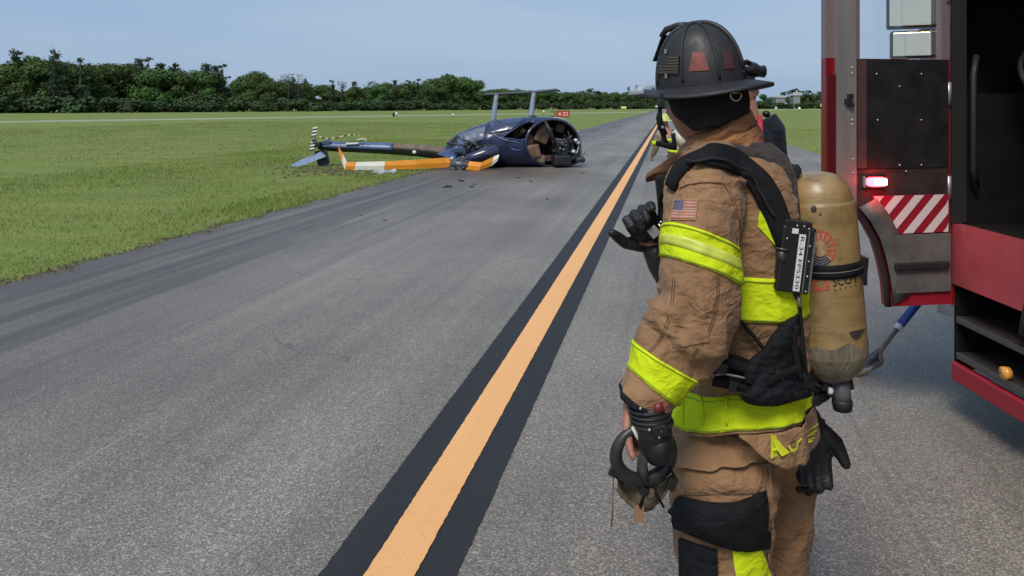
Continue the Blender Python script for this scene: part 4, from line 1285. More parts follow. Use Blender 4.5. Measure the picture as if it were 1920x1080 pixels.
# far pale roofs among the palms
for px0, px1, py0, py1, lb in ((1455, 1472, 179, 183, 'low pale roofed house among the far palms'), (1488, 1500, 173, 179, 'pale gabled house behind the tallest far palms')):
    D = 560; a, b = P(px0, py0, D), P(px1, py1, D)
    t_ = thing('house', Vector(((a.x + b.x) / 2, D, 0)), lb, 'house')
    m_ = MB(); m_.box(((a.x + b.x) / 2, D + 4, b.z / 2), ((b.x - a.x) / 2, 4, b.z / 2)); m_.build('wall', mat('house_wall', (.24, .26, .26), .8), t_)
    m_ = MB(); x0, x1 = a.x - .6, b.x + .6; m_.prism([(x0, D - .6, b.z), (x1, D - .6, b.z), ((x1 * .7 + x0 * .3), D + 2, a.z), (x0 * .7 + x1 * .3, D + 2, a.z)], (0, .3, 0)); m_.prism([(x0, D - .6, b.z + .02), (x0 + .01, D + 8.6, b.z + .02), (x0 * .6 + x1 * .4, D + 4, a.z), ], (x1 - x0 - .02, 0, 0)); m_.build('roof', mat('house_roof', (.30, .32, .32), .7), t_)
# ------------------------------------------------------------------ the firefighter in the foreground
def cloth(name, col, var=.22, vs=7, sheen=.3, grime=.5, crease=.55):
    m, t, b, N, L = node_mat(name)
    v = N('ShaderNodeTexCoord').outputs['Object']
    c1 = ramp(t, noise_n(t, v, vs, 6, .65), [(0.28, tuple(c * (1 - var) for c in col)), (0.5, col), (0.75, tuple(min(1, c * (1 + var * .8)) for c in col))])
    c1 = mixc(t, math_n(t, 'MULTIPLY', ramp(t, noise_n(t, v, vs * 2.3, 6, .7), [(.54, 0.), (.72, 1.)]), grime), c1, tuple(c * .42 for c in col))
    c1 = mixc(t, math_n(t, 'MULTIPLY', ramp(t, noise_n(t, v, 3.1, 5, .65), [(.48, 0.), (.68, 1.)]), grime * .8), c1, tuple(c * .55 for c in col))
    weave = noise_n(t, v, 900, 2)
    c1 = mixc(t, .25, c1, ramp(t, weave, [(.3, .3), (.7, .7)]), 'OVERLAY')
    L(c1, b.inputs['Base Color']); b.inputs['Roughness'].default_value = .85
    b.inputs['Specular IOR Level'].default_value = .2; b.inputs['Sheen Weight'].default_value = sheen * .3
    wv = N('ShaderNodeVectorMath'); wv.operation = 'MULTIPLY_ADD'
    nv = N('ShaderNodeTexNoise'); nv.inputs['Scale'].default_value = 7; L(v, nv.inputs['Vector'])
    L(nv.outputs['Color'], wv.inputs[0]); wv.inputs[1].default_value = (.10, .10, .10); L(v, wv.inputs[2])
    rg = lambda sc: math_n(t, 'SUBTRACT', 1.0, math_n(t, 'MULTIPLY', math_n(t, 'ABSOLUTE', math_n(t, 'SUBTRACT', noise_n(t, mapping(t, wv.outputs[0], (1, 1, 1.7)), sc, 2, .5), .5)), 4.0))
    h = math_n(t, 'ADD', math_n(t, 'MULTIPLY', weave, .05), math_n(t, 'ADD', math_n(t, 'MULTIPLY', rg(11), .7), math_n(t, 'MULTIPLY', rg(27), .35)))
    bump_n(t, h, crease, .014, b)
    return m
TAN = cloth('tan_turnout_cloth', (0.290, 0.166, 0.085), .25, 7, .3, .6, .6)
TAN2 = cloth('brown_collar_cloth', (0.36, 0.165, 0.070), .25, 9)
BLKC = cloth('black_canvas', (0.010, 0.011, 0.013), .3, 9, .0)
KNIT = mat('black_knit', (0.010, 0.009, 0.010), .95, var=.3, vscale=30, bump=.4, bscale=300)
LIME = cloth('lime_reflective_band', (0.60, 0.74, 0.012), .12, 5, .0, .26, .40)
LIME2 = mat('yellow_lettering', (0.66, 0.70, 0.03), .6)
SILV = mat('silver_reflective', (0.58, 0.66, 0.09), .45, var=.15, vscale=30)
SKIN = mat('skin', (0.34, 0.155, 0.10), .5, var=.15, vscale=25, bump=.1, bscale=120)
WEB = mat('black_webbing', (0.010, 0.010, 0.0115), .85, spec=.2, var=.4, vscale=18, bump=.3, bscale=300)
BPL = mat('black_plastic', (0.012, 0.012, 0.013), .35)
GLV = mat('black_leather_glove', (0.011, 0.011, 0.012), .55, var=.4, vscale=25, bump=.4, bscale=90)

def nz(x, y, z, seed=0.0):
    return noise.noise(Vector((x + seed * 13.1, y + seed * 7.7, z - seed * 3.3)))
def ridge(x, y, z, seed):
    return 1 - 2 * abs(nz(x, y, z, seed))

class Tube:
    """swept garment surface; keys = (px, py, D, half width m, half depth m)"""
    def __init__(s, keys, n=90, m=72, seed=0, amp=.007, ex=.92, fixed=None, shear=None, k2=17., k1=5.):
        K = catmull(keys, n); s.n, s.m = n, m
        s.c = [P(a, b, c) for a, b, c, _, _ in K]; s.rx = K[:, 3]; s.ry = K[:, 4]
        s.ex = ex; s.seed = seed; s.amp = amp; s.k1 = k1; s.k2 = k2; s.shear = shear
        s.S = []; s.B = []; s.L = [0.0]
        for i in range(n):
            T = (s.c[min(i + 1, n - 1)] - s.c[max(0, i - 1)]).normalized()
            if fixed:
                S, B = fixed
            else:
                V = Vector((0, -1, 0)); B = (V - T * V.dot(T)).normalized(); S = B.cross(T)
            s.S.append(S); s.B.append(B)
            if i: s.L.append(s.L[-1] + (s.c[i] - s.c[i - 1]).length)
        s.ampf = None
    def pt(s, i, th, off=0.0):
        i0 = max(0, min(int(i), s.n - 1)); i1 = min(i0 + 1, s.n - 1); f = i - i0
        le = lambda a: a[i0] * (1 - f) + a[i1] * f
        ca, sa = math.cos(th), math.sin(th)
        e = s.ex
        cx_ = math.copysign(abs(ca) ** e, ca); sx__ = math.copysign(abs(sa) ** e, sa)
        rx, ry, L = le(s.rx), le(s.ry), le(s.L)
        q = (ca * rx * s.k1 * 2, sa * ry * s.k1 * 2, L * s.k2)
        wx = nz(q[0] * .6, q[1] * .6, q[2] * .35, s.seed + 5)
        a_ = s.amp * (s.ampf(i / (s.n - 1), th) if s.ampf else 1.0)
        d = a_ * (ridge(q[0] * .8, q[1] * .8, q[2] * .55 + wx * 2.2, s.seed) * .75 + nz(q[0] * 1.2, q[1] * 1.2, q[2] * .8, s.seed + 2) * 1.0)
        d += a_ * .6 * ridge(q[0] * 2.2, q[1] * 2.2, q[2] * 1.3 + wx * 3, s.seed + 9)
        p = le(s.c) + le(s.S) * ((rx + d + off) * cx_) + le(s.B) * ((ry + d + off) * sx__)
        if s.shear: p = s.shear(p, i / (s.n - 1), th)
        return p
    def rows(s, i0, i1, n, off=0.0, m=None):
        m = m or s.m
        return [[s.pt(i, 2 * PI * k / m, off) for k in range(m)] for i in np.linspace(i0, i1, n)]
    def into(s, mb, cap0=True, cap1=True):
        mb.grid(s.rows(0, s.n - 1, s.n), True, cap0, cap1); return mb
    def find(s, px, py, near=True):
        best = (1e9, 0, 0)
        for i in range(0, s.n):
            for k in range(0, 37):
                th = PI * k / 36
                a, b = PR(s.pt(i, th)); d = (a - px) ** 2 + (b - py) ** 2
                if d < best[0]: best = (d, i, th)
        return best[1], best[2]
    def band(s, mb, ia, ib, off=.004, n=8, tilt=None):
        """closed band between stations ia and ib (functions of angle allowed), rims turned in"""
        g = []
        for o_, f in [(-.004, 0)] + [(off, v) for v in np.linspace(0, 1, n)] + [(-.004, 1)]:
            row = []
            for k in range(s.m):
                th = 2 * PI * k / s.m
                a = ia(th) if callable(ia) else ia; b = ib(th) if callable(ib) else ib
                row.append(s.pt(a + (b - a) * f, th, o_))
            g.append(row)
        mb.grid(g, True); return mb

D0 = 1.97
person = thing('person', Vector(((1388 - CX) / FPX * D0, D0, 0)), 'firefighter in tan turnout gear and black helmet, looking towards the helicopter', 'person')
YAW = R(9)
Fv = Vector((-math.cos(YAW), math.sin(YAW), 0)); Lv = Vector((-math.sin(YAW), -math.cos(YAW), 0))   # his front, his left side (towards the camera)
# ---- coat trunk
trunk_keys = [(1352, 262, D0, .070, .080), (1354, 276, D0, .095, .125), (1360, 295, D0, .120, .178), (1368, 325, D0, .138, .212), (1380, 380, D0, .150, .222),
              (1388, 460, D0, .154, .218), (1391, 540, D0, .156, .212), (1390, 620, D0, .160, .206), (1386, 680, D0, .164, .208), (1382, 716, D0, .166, .222), (1380, 738, D0, .169, .230)]
def hem(p, f, th):
    k = max(0, (f - .45) / .55)
    fx = -math.cos(th)          # +1 at his front
    z = -.070 * k * max(0, fx) ** 1.4 + .012 * k * max(0, -fx)
    return Vector((p.x, p.y, p.z + z))
trunk = Tube(trunk_keys, 110, 84, 1, .011, .86, (-Fv, Lv), hem, k2=15)
# sleeve of the near arm
SA = 1.70
arm_keys = [(1345, 312, 1.86, .058, .07), (1336, 330, 1.82, .074, .080), (1324, 362, 1.77, .082, .083), (1316, 410, 1.735, .082, .082), (1313, 460, 1.715, .080, .080), (1311, 520, 1.70, .081, .080),
            (1301, 580, 1.69, .080, .080), (1277, 632, 1.685, .076, .076), (1252, 672, 1.68, .067, .067), (1234, 706, 1.675, .062, .062), (1212, 738, 1.67, .060, .060), (1208, 745, 1.67, .057, .058)]
arm = Tube(arm_keys, 110, 72, 3, .0125, .95, k2=19)
arm.ampf = lambda f, th: .55 + 1.1 * math.exp(-((f - .62) / .14) ** 2) + .6 * math.exp(-((f - .15) / .08) ** 2)
# far arm, hanging on the other side
far_keys = [(1372, 315, 2.12, .06, .07), (1374, 350, 2.18, .08, .08), (1374, 420, 2.22, .08, .08), (1372, 500, 2.24, .08, .08), (1362, 570, 2.22, .078, .078), (1345, 620, 2.18, .065, .065), (1330, 650, 2.15, .055, .055)]
farm = Tube(far_keys, 50, 40, 4, .007)
coat_mb = MB(); trunk.into(coat_mb); arm.into(coat_mb, True, False); farm.into(coat_mb, True, True)
# coat tail hanging lower behind, under the band
tail = MB(); g = []
i_h = trunk.n - 1
for f in np.linspace(0, 1, 14):
    row = []
    for th in np.linspace(R(-20), R(96), 28):
        u = (th - R(-20)) / R(116)
        drop = .086 * f * (math.sin(PI * min(1, max(0, (1.0 - u) * 3.2 + .02)) * .5) ** .8) * (1 if u < .92 else (1 - u) / .08)
        p = trunk.pt(i_h, th, .006 + .010 * f + .003 * f * math.sin(th * 5 + f)); p.z -= drop + .0
        row.append(p)
    g.append(row)
tail.grid(g, closed=False)
coat = coat_mb.build('coat', TAN, person, fix=True)
tl_ = solid(tail.build('coat_tail', TAN, coat), .003); tl_.modifiers[0].offset = 0
tailbvh = tail.bvh()
trunk_mb = MB(); trunk.into(trunk_mb); trunk_bvh = trunk_mb.bvh()
arm_mb = MB(); arm.into(arm_mb); arm_bvh = arm_mb.bvh()
coat_bvh = coat_mb.bvh()
allb = MB(); trunk.into(allb); arm.into(allb)
# ---- reflective bands
def st(tube, px, py): return tube.find(px, py)[0]
def arm_band(p0, p1):
    a = st(arm, *p0); b = st(arm, *p1)
    m_ = MB(); arm.band(m_, a, b, .004); return m_, a, b
m_, a, b = arm_band((1312, 436), (1312, 505))
# the band slopes: lower at the back of the arm
a_f = lambda th: a + 3.2 * math.cos(th) ; b_f = lambda th: b + 3.2 * math.cos(th)
m_ = MB(); arm.band(m_, a_f, b_f, .004, 10); bd = m_.build('sleeve_band', LIME, coat)
m_ = MB(); arm.band(m_, lambda th: a_f(th) + (b - a) * .36, lambda th: a_f(th) + (b - a) * .66, .0055, 4); m_.build('silver_stripe', SILV, coat)
m_, a2, b2 = arm_band((1247, 684), (1216, 722))
m_ = MB(); arm.band(m_, a2 - .5, b2, .004, 9); m_.build('cuff_band', LIME, coat)
# hem band all round; trunk stations from heights on the near side
ih0, ih1 = st(trunk, 1372, 742), st(trunk, 1372, 806)
m_ = MB(); trunk.band(m_, ih0, min(ih1, trunk.n - 1), .005, 10); m_.build('hem_band', LIME, coat)
ic0, ic1 = st(trunk, 1410, 520), st(trunk, 1410, 608)
m_ = MB(); trunk.band(m_, ic0, ic1, .005, 12); m_.build('chest_band', LIME, coat)
m_ = MB(); decal(m_, trunk_bvh, qrows([(1424, 392), (1440, 402), (1462, 470), (1420, 424)], 6, 12), .004); m_.build('shoulder_band', LIME, coat)
# stitched vertical folds in the hem band
for px in (1283, 1318, 1362):
    m_ = MB(); strap_px(m_, trunk_bvh, [(px, 745), (px + 2, 770), (px + 2, 798)], .006, .004, .005, 8); m_.build('band_seam', LIME, coat)
# shoulder yoke patch, seams
m_ = MB(); decal(m_, arm_bvh, [[(1276 + 40 * u + 35 * u * u, 340 + 14 * (1 - u) - 4 * math.sin(PI * u) - 26 * (1 - v) * (1 - .2 * u) + 3 * u) for u in np.linspace(0, 1, 14)] for v in np.linspace(0, 1, 6)], .005); m_.build('shoulder_yoke', TAN, coat)
m_ = MB()
strap_px(m_, arm_bvh, [(1352, 338), (1368, 360), (1380, 395), (1384, 440), (1382, 470)], .004, .003, .0, 16)
m_.build('sleeve_seam', TAN, coat)
STCH = mat('dark_stitching', (.10, .055, .03), .9); STL = mat('olive_stitching', (.30, .38, .02), .8)
def ring(tube, i, m, w_=.35, off=.0062):
    q = MB(); tube.band(q, i, (lambda th: i(th) + w_) if callable(i) else i + w_, off, 2); q.build('stitching', m, coat)
for f_ in (.06, .93): ring(arm, (lambda k: (lambda th: a_f(th) + (b - a) * k))(f_), STL)
for f_ in (.06, .92): ring(arm, a2 - .5 + (b2 - a2 + .5) * f_, STL)
for f_ in (.07, .92): ring(trunk, ih0 + (min(ih1, trunk.n - 1) - ih0) * f_, STL, .3, .0072)
for f_ in (.06, .93): ring(trunk, ic0 + (ic1 - ic0) * f_, STL, .3, .0072)
for pth in ([(1283, 342), (1300, 334), (1325, 331), (1346, 338)], [(1356, 344), (1372, 372), (1382, 412), (1386, 452)], [(1262, 520), (1256, 580), (1238, 632), (1212, 664)], [(1344, 516), (1342, 570), (1326, 624), (1296, 668)]):
    for dx in (0, 4):
        m_ = MB(); strap_px(m_, arm_bvh, [(x_ + dx, y_ + dx * .4) for x_, y_ in pth], .0014, .0012, .0006, 30); m_.build('stitching', STCH, coat)
m_ = MB(); decal(m_, arm_bvh, qrows([(1252, 575), (1318, 560), (1330, 640), (1262, 652)], 12, 10), .0035, .004); m_.build('elbow_patch', TAN, coat)
# flag patch on the sleeve
FQ = [(1267, 375), (1307, 377), (1303, 412), (1261, 411)]
m_ = MB(); decal(m_, arm_bvh, qrows([(1265, 373), (1309, 375), (1305, 414), (1259, 413)], 10, 8), .004); flag = m_.build('flag_patch', mat('flag_border', (0.42, 0.22, 0.12), .8), coat)
FR = mat('flag_red', (0.36, 0.11, 0.07), .8, var=.2, vscale=60); FW = mat('flag_white', (0.42, 0.30, 0.23), .8, var=.15, vscale=60); FB = mat('flag_blue', (0.09, 0.10, 0.16), .8, var=.2, vscale=60)
redm, whm = MB(), MB()
for k in range(13):
    v0, v1 = k / 13, (k + 1) / 13; u0 = .44 if k < 7 else 0
    q = [bil(FQ, u0, v0), bil(FQ, 1, v0), bil(FQ, 1, v1), bil(FQ, u0, v1)]
    decal(redm if k % 2 == 0 else whm, arm_bvh, qrows(q, 6, 1), .0055, .0015)
redm.build('red_stripes', FR, coat); whm.build('white_stripes', FW, coat)
m_ = MB(); decal(m_, arm_bvh, qrows([bil(FQ, 0, 0), bil(FQ, .435, 0), bil(FQ, .435, 7 / 13), bil(FQ, 0, 7 / 13)], 4, 4), .0055, .0015); m_.build('star_field', FB, coat)
m_ = MB()
for i in range(5):
    for j in range(4):
        x_, y_ = bil(FQ, .05 + .085 * i, .06 + .13 * j); l, n = cast(arm_bvh, x_, y_); m_.sphere(l + n * .0058, .0011, 6, 4)
m_.build('stars', FW, coat)
# lettering on the coat tail
def tail_text(s, q):
    m_ = MB()
    def fn(u, v):
        x_, y_ = bil(q, u + .5, .5 - v); l, n = cast(tailbvh, x_, y_, 1.85); return l + n * .012
    text_on(m_, s, fn); return m_.build('tail_letter', LIME2, coat)
tail_text('A', [(1434, 814), (1450, 811), (1464, 852), (1440, 858)])
tail_text('U', [(1464, 810), (1484, 803), (1491, 838), (1475, 848)])
tail_text('L', [(1488, 800), (1496, 795), (1500, 820), (1494, 827)])
tail_text('I', [(1499, 793), (1503, 789), (1505, 808), (1502, 812)])

# ---- trousers
LD = 1.86
left_keys = [(1380, 715, 1.95, .11, .11), (1378, 785, 1.93, .135, .118), (1364, 850, 1.89, .132, .112), (1354, 910, LD, .120, .108), (1354, 980, LD, .114, .104), (1360, 1050, LD, .108, .10), (1366, 1130, 1.87, .100, .096),
             (1374, 1230, 1.88, .098, .098), (1380, 1330, 1.89, .100, .10), (1382, 1420, 1.90, .102, .105)]
leg1 = Tube(left_keys, 110, 64, 6, .011, .92, k2=14)
right_keys = [(1425, 740, 2.06, .10, .10), (1447, 800, 2.06, .092, .105), (1468, 850, 2.06, .080, .105), (1466, 920, 2.07, .072, .10), (1460, 1000, 2.08, .068, .098), (1455, 1080, 2.09, .068, .095), (1455, 1180, 2.1, .078, .095), (1452, 1290, 2.1, .09, .1), (1450, 1345, 2.1, .092, .1)]
leg2 = Tube(right_keys, 80, 56, 8, .013, .92, k2=14)
tmb = MB(); leg1.into(tmb); leg2.into(tmb)
trs = tmb.build('trousers', TAN, person)
leg_bvh = (lambda m: (leg1.into(m), m.bvh())[1])(MB())
# cargo pocket with flap
def puff(q, nu, nv, off, bulge, mb_, bv, rim=.012):
    g = []; lo = []
    for j in range(nv + 1):
        a = []; b_ = []
        for i in range(nu + 1):
            u, v = i / nu, j / nv; x_, y_ = bil(q, u, v); l, n = cast(bv, x_, y_)
            e = (math.sin(PI * u) * math.sin(PI * v)) ** .45
            a.append(l + n * (off + bulge * e + .003 * nz(u * 4, v * 4, off * 90))); b_.append(l + n * (off - rim))
        g.append(a); lo.append(b_)
    mb_.grid(g, closed=False)
    edge = lambda G_: G_[0] + [r[-1] for r in G_[1:]] + G_[-1][::-1][1:] + [r[0] for r in G_[1:-1]][::-1]
    mb_.grid([edge(g), edge(lo)], closed=True)
    return mb_
flap_rows = []
for v in np.linspace(0, 1, 10):
    r = []
    for u in np.linspace(0, 1, 22):
        x_ = 1264 + (1432 - 1264) * u; y0 = 812 + 10 * u; y1 = 868 + 18 * math.sin(PI * min(1, u * 1.15)) - 8 * u + (1.5 * math.sin(u * 9))
        r.append((x_, y0 + (y1 - y0) * v))
    flap_rows.append(r)
m_ = MB(); g = []; lo = []
for j, r in enumerate(flap_rows):
    a = []; b_ = []
    for i, (x_, y_) in enumerate(r):
        l, n = cast(leg_bvh, x_, y_); k = j / 9
        a.append(l + n * (.006 + .020 * k ** 1.5 +   .002 * math.sin(i * .6) * k)); b_.append(l + n * (-.004 + .010 * k))
    g.append(a); lo.append(b_)
m_.grid(g, closed=False); m_.grid(lo, closed=False); m_.grid([g[-1], lo[-1]], closed=False); m_.grid([[r[0] for r in g], [r[0] for r in lo]], closed=False); m_.grid([[r[-1] for r in g], [r[-1] for r in lo]], closed=False)
m_.build('pocket_flap', TAN, trs)
m_ = MB(); puff([(1272, 872), (1438, 868), (1436, 925), (1270, 928)], 16, 8, .004, .010, m_, leg_bvh); m_.build('pocket', TAN, trs)
m_ = MB()
rows = []
for v in np.linspace(0, 1, 12):
    r = []
    for u in np.linspace(0, 1, 22):
        top = 930 + 12 * math.sin(PI * u) ** 1.2 - 12 * max(0, u - .7) / .3; bot = 985 + 44 * min(1, u * 1.6) - 6 * max(0, u - .75)
        xl = 1274 - 17 * math.sin(PI * min(1, v * .62)) ; xr = 1434 + 5 * v
        r.append((xl + (xr - xl) * u, top + (bot - top) * v))
    rows.append(r)
g = []; lo = []
for j, r in enumerate(rows):
    a = []; b_ = []
    for i, (x_, y_) in enumerate(r):
        l, n = cast(leg_bvh, x_, y_, 1.8); e = (math.sin(PI * min(1, max(0, i / 21))) * math.sin(PI * (.15 + .85 * j / 11))) ** .5 if 0 < j < 11 and 0 < i < 21 else 0
        a.append(l + n * (.010 + .020 * e + .004 * nz(i * .35, j * .35, 3))); b_.append(l + n * -.006)
    g.append(a); lo.append(b_)
m_.grid(g, closed=False)
edge = lambda G_: G_[0] + [r[-1] for r in G_[1:]] + G_[-1][::-1][1:] + [r[0] for r in G_[1:-1]][::-1]
m_.grid([edge(g), edge(lo)], closed=True)
m_.build('pocket_patch', BLKC, trs)
m_ = MB(); decal(m_, leg_bvh, qrows([(1276, 1008), (1344, 1030), (1348, 1180), (1280, 1180)], 10, 14), .008, .012); m_.build('knee_patch', BLKC, trs)
m_ = MB(); decal(m_, leg_bvh, qrows([(1372, 1028), (1426, 1026), (1452, 1110), (1386, 1112)], 8, 10), .005); m_.build('leg_band', LIME, trs)
m_ = MB(); strap_px(m_, leg_bvh, [(1440, 862), (1446, 920), (1448, 1000), (1452, 1080)], .008, .004, .0, 14); m_.build('leg_seam', TAN, trs)
ia, ib = st(leg1, 1382, 1300), st(leg1, 1382, 1350)
m_ = MB(); leg1.band(m_, ia, ib, .004); m_.build('ankle_band', LIME, trs)
# boots
for cx_, D in ((1382, 1.90), (1450, 2.1)):
    b0 = Vector(((cx_ - CX) / FPX * D, D, 0)); m_ = MB(); g = []
    for t_, hw, hh in ((-.12, .035, .03), (-.10, .05, .06), (-.04, .052, .07), (.05, .05, .065), (.14, .052, .045), (.19, .04, .03), (.205, .01, .015)):
        c = b0 + Fv * t_ + Vector((0, 0, hh + .004)); g.append([c + Lv * hw * math.cos(a) + Vector((0, 0, hh * math.sin(a))) for a in np.linspace(0, 2 * PI, 17)[:-1]])
    m_.grid(g, cap0=True, cap1=True); m_.tube([b0 + Vector((0, 0, .06)) - Fv * .03, b0 + Vector((0, 0, .3)) - Fv * .02], [.06, .065], 14)
    m_.build('boot', RUB, person)

# ---- head, neck and hand: one skin surface
HYAW = R(38)
Hf = Vector((-math.cos(HYAW), math.sin(HYAW), 0)); Hl = Vector((-math.sin(HYAW), -math.cos(HYAW), 0)); Hu = Vector((0, 0, 1))
HC = P(1322, 190, D0)                                     # head centre
body = MB(); g = []
for i in range(25):
    th = PI * i / 24; row = []
    for j in range(32):
        ph = 2 * PI * j / 32
        f_, l_, u_ = math.sin(th) * math.cos(ph), math.sin(th) * math.sin(ph), math.cos(th)
        r_f = .098 if f_ > 0 else .105
        x_ = f_ * r_f; y_ = l_ * .076 * (1 - .22 * max(0, -u_)); z_ = u_ * .122
        if u_ < -.1 and f_ > 0: x_ *= 1 + .06 * (-u_)      # jaw
        if f_ > .75 and abs(l_) < .22 and -.45 < u_ < .15: x_ += .022 * (1 - abs(l_) / .22) * (1 - abs(u_ + .2) / .35)    # nose
        if f_ > .7 and abs(abs(l_) - .34) < .16 and abs(u_ - .02) < .14: x_ -= .010      # eye sockets
        if f_ > .8 and abs(l_) < .3 and abs(u_ + .52) < .07: x_ -= .005                   # mouth
        row.append(HC + Hf * x_ + Hl * y_ + Hu * z_)
    g.append(row)
body.grid(g)
for sgn in (-1, 1):
    body.sphere(HC + Hl * sgn * .078 - Hf * .008 - Hu * .01, (.016, .012, .032), 10, 8, Matrix((Hf, Hl, Hu)).transposed())
body.tube([HC - Hu * .07 - Hf * .02, P(1345, 262, D0), P(1352, 300, D0), P(1388, 500, D0), P(1388, 760, D0)], [.062, .060, .075, .12, .11], 18)
body.tube([P(1352, 315, D0), P(1336, 335, 1.83), P(1314, 500, 1.70), P(1300, 600, 1.69), P(1240, 700, 1.675), P(1208, 752, 1.67)], [.06, .05, .042, .040, .034, .028], 12)
body.tube([P(1352, 315, D0), P(1372, 345, 2.15), P(1372, 500, 2.22), P(1345, 620, 2.18), P(1320, 660, 2.14)], [.06, .05, .04, .04, .03], 12)
body.tube([P(1388, 750, D0), P(1366, 850, 1.88), P(1360, 1060, 1.87), P(1382, 1400, 1.90)], [.10, .075, .055, .045], 12)
body.tube([P(1388, 750, D0), P(1455, 850, 2.06), P(1458, 1050, 2.09), P(1450, 1320, 2.1)], [.10, .075, .055, .045], 12)

def hand(mb, wrist, along, across, palm_n, size=1.0, rad=.009, curl=(40, 45, 50, 55), thumb=30, spread=6, fl=1.0):
    """wrist point, finger direction, direction towards the thumb, palm normal (fingers curl towards it)"""
    X = along.normalized(); Y = (across - X * across.dot(X)).normalized(); Z = (palm_n - X * palm_n.dot(X) - Y * palm_n.dot(Y)).normalized()
    s_ = size; g = []
    for x_, w2, t2 in ((-.02, .026, .02), (0, .028, .019), (.03, .036, .018), (.06, .041, .017), (.085, .041, .014), (.095, .036, .010)):
        c = wrist + X * x_ * s_; g.append([c + Y * (w2 * s_ * math.cos(a)) + Z * (t2 * s_ * math.sin(a)) for a in np.linspace(0, 2 * PI, 17)[:-1]])
    mb.grid(g, cap0=True, cap1=True)
    for k, (ln, yo) in enumerate(((.074, .030), (.084, .010), (.078, -.010), (.060, -.029))):
        ln *= fl; p = wrist + X * .082 * s_ + Y * yo * s_; an = 0; pts = [p - X * .02 * s_, p]; rr = [rad, rad]
        sp = R(spread) * (1.5 - k)
        for j, fr_ in enumerate((.45, .30, .25)):
            an += R(curl[k]) * (.75, 1.0, .75)[j]
            d = (X * math.cos(sp) + Y * math.sin(sp)) * math.cos(an) + Z * math.sin(an)
            p = p + d * ln * fr_ * s_; pts.append(p); rr.append(rad * (.95, .88, .75)[j])
        mb.tube(pts, rr, 10)
        mb.sphere(pts[-1], rr[-1], 8, 6)
    p = wrist + X * .02 * s_ + Y * .03 * s_; d1 = (X * .55 + Y * math.cos(R(thumb)) * .8 + Z * math.sin(R(thumb)) * .8).normalized()
    p1 = p + d1 * .04 * s_ * fl; d2 = (X * .8 + Y * .35 + Z * math.sin(R(thumb))).normalized(); p2 = p1 + d2 * .032 * s_ * fl; p3 = p2 + (d2 + Z * .3).normalized() * .026 * s_
    mb.tube([p - d1 * .02 * s_, p, p1, p2, p3], [rad * 1.5, rad * 1.5, rad * 1.2, rad * 1.1, rad * .85], 10); mb.sphere(p3, rad * .85, 8, 6)
    return [p, p1, p2, p3]
wr = P(1197, 746, 1.68)
hand(body, wr, (P(1192, 806, 1.70) - wr), Vector((-.75, -.6, 0)), Vector((.9, .2, -.1)), 1.0, .0095, (52, 55, 58, 60), 40, 3)
bo = body.build('body', SKIN, person, fix=False); remesh(bo, .0055, 3)
# eyes
for sgn in (-1, 1):
    m_ = MB(); m_.sphere(HC + Hf * .070 + Hl * sgn * .030 + Hu * .006, .012, 12, 8); m_.build('eye', mat('eye_white', (.7, .68, .65), .3), bo)
# knit wristlet at the cuff
m_ = MB(); arm.band(m_, arm.n - 5, arm.n - 1, .003, 4); m_.build('cuff_binding', BLKC, coat)
m_ = MB(); m_.tube([P(1222, 722, 1.672), P(1209, 744, 1.668), P(1204, 756, 1.666)], [.045, .045, .036], 18); m_.build('wristlet', KNIT, coat)

# ---- collar: standing, folded over, open at the front with a hanging throat tab
def collar_ring(z_px0, z_px1, r0, r1, lean0, lean1, a0, a1, n=48, rows=10, seed=1):
    g = []
    for j in range(rows):
        f = j / (rows - 1); row = []
        for k in range(n):
            a = a0 + (a1 - a0) * k / (n - 1)
            c = P(1352 + (z_px1[0] - z_px0[0]) * 0, 0, D0)
            d = Fv * math.cos(a) + Lv * math.sin(a)
            rr = r0 + (r1 - r0) * f + .006 * nz(a * 2.2, f * 2.5, seed) + .004 * math.sin(f * PI * 2.2 + a)
            hgt0 = z_px0[1]; hgt1 = z_px1[1]
            z = hgt0 + (hgt1 - hgt0) * f
            tilt = (lean0 + (lean1 - lean0) * f) * -math.cos(a)
            base = P(1348, z, D0)
            row.append(Vector((base.x, base.y, 0)) + d * rr + Vector((0, 0, base.z + tilt + .004 * nz(a * 3, f * 3, seed + 4))))
        g.append(row)
    return g
cg = collar_ring((0, 296), (0, 232), .098, .084, .020, .040, R(-172), R(172), 64, 12)
m_ = MB(); m_.grid(cg, closed=False); co_ = m_.build('collar', TAN2, coat); solid(co_, .008)
cg2 = collar_ring((0, 312), (0, 258), .124, .100, .014, .036, R(-165), R(165), 64, 12, 3)
m_ = MB(); m_.grid(cg2, closed=False); co_ = m_.build('collar_fold', TAN2, coat); solid(co_, .008)
# throat tab hanging forward
m_ = MB(); g = []
for u in np.linspace(0, 1, 14):
    row = []
    for v in np.linspace(0, 1, 10):
        x_ = (1296 - 84 * u) ; y_ = (276 + 50 * u ** 1.2) + v * (62 - 40 * u) * (1 - .25 * u)
        row.append(P(x_, y_, 1.90 - .02 * math.sin(v * 3) + .05 * u + .012 * nz(u * 4, v * 4, 2)))
    g.append(row)
m_.grid(g, closed=False); solid(m_.build('throat_tab', cloth('tab_brown', (0.15, 0.065, 0.03), .3, 9), coat), .008)

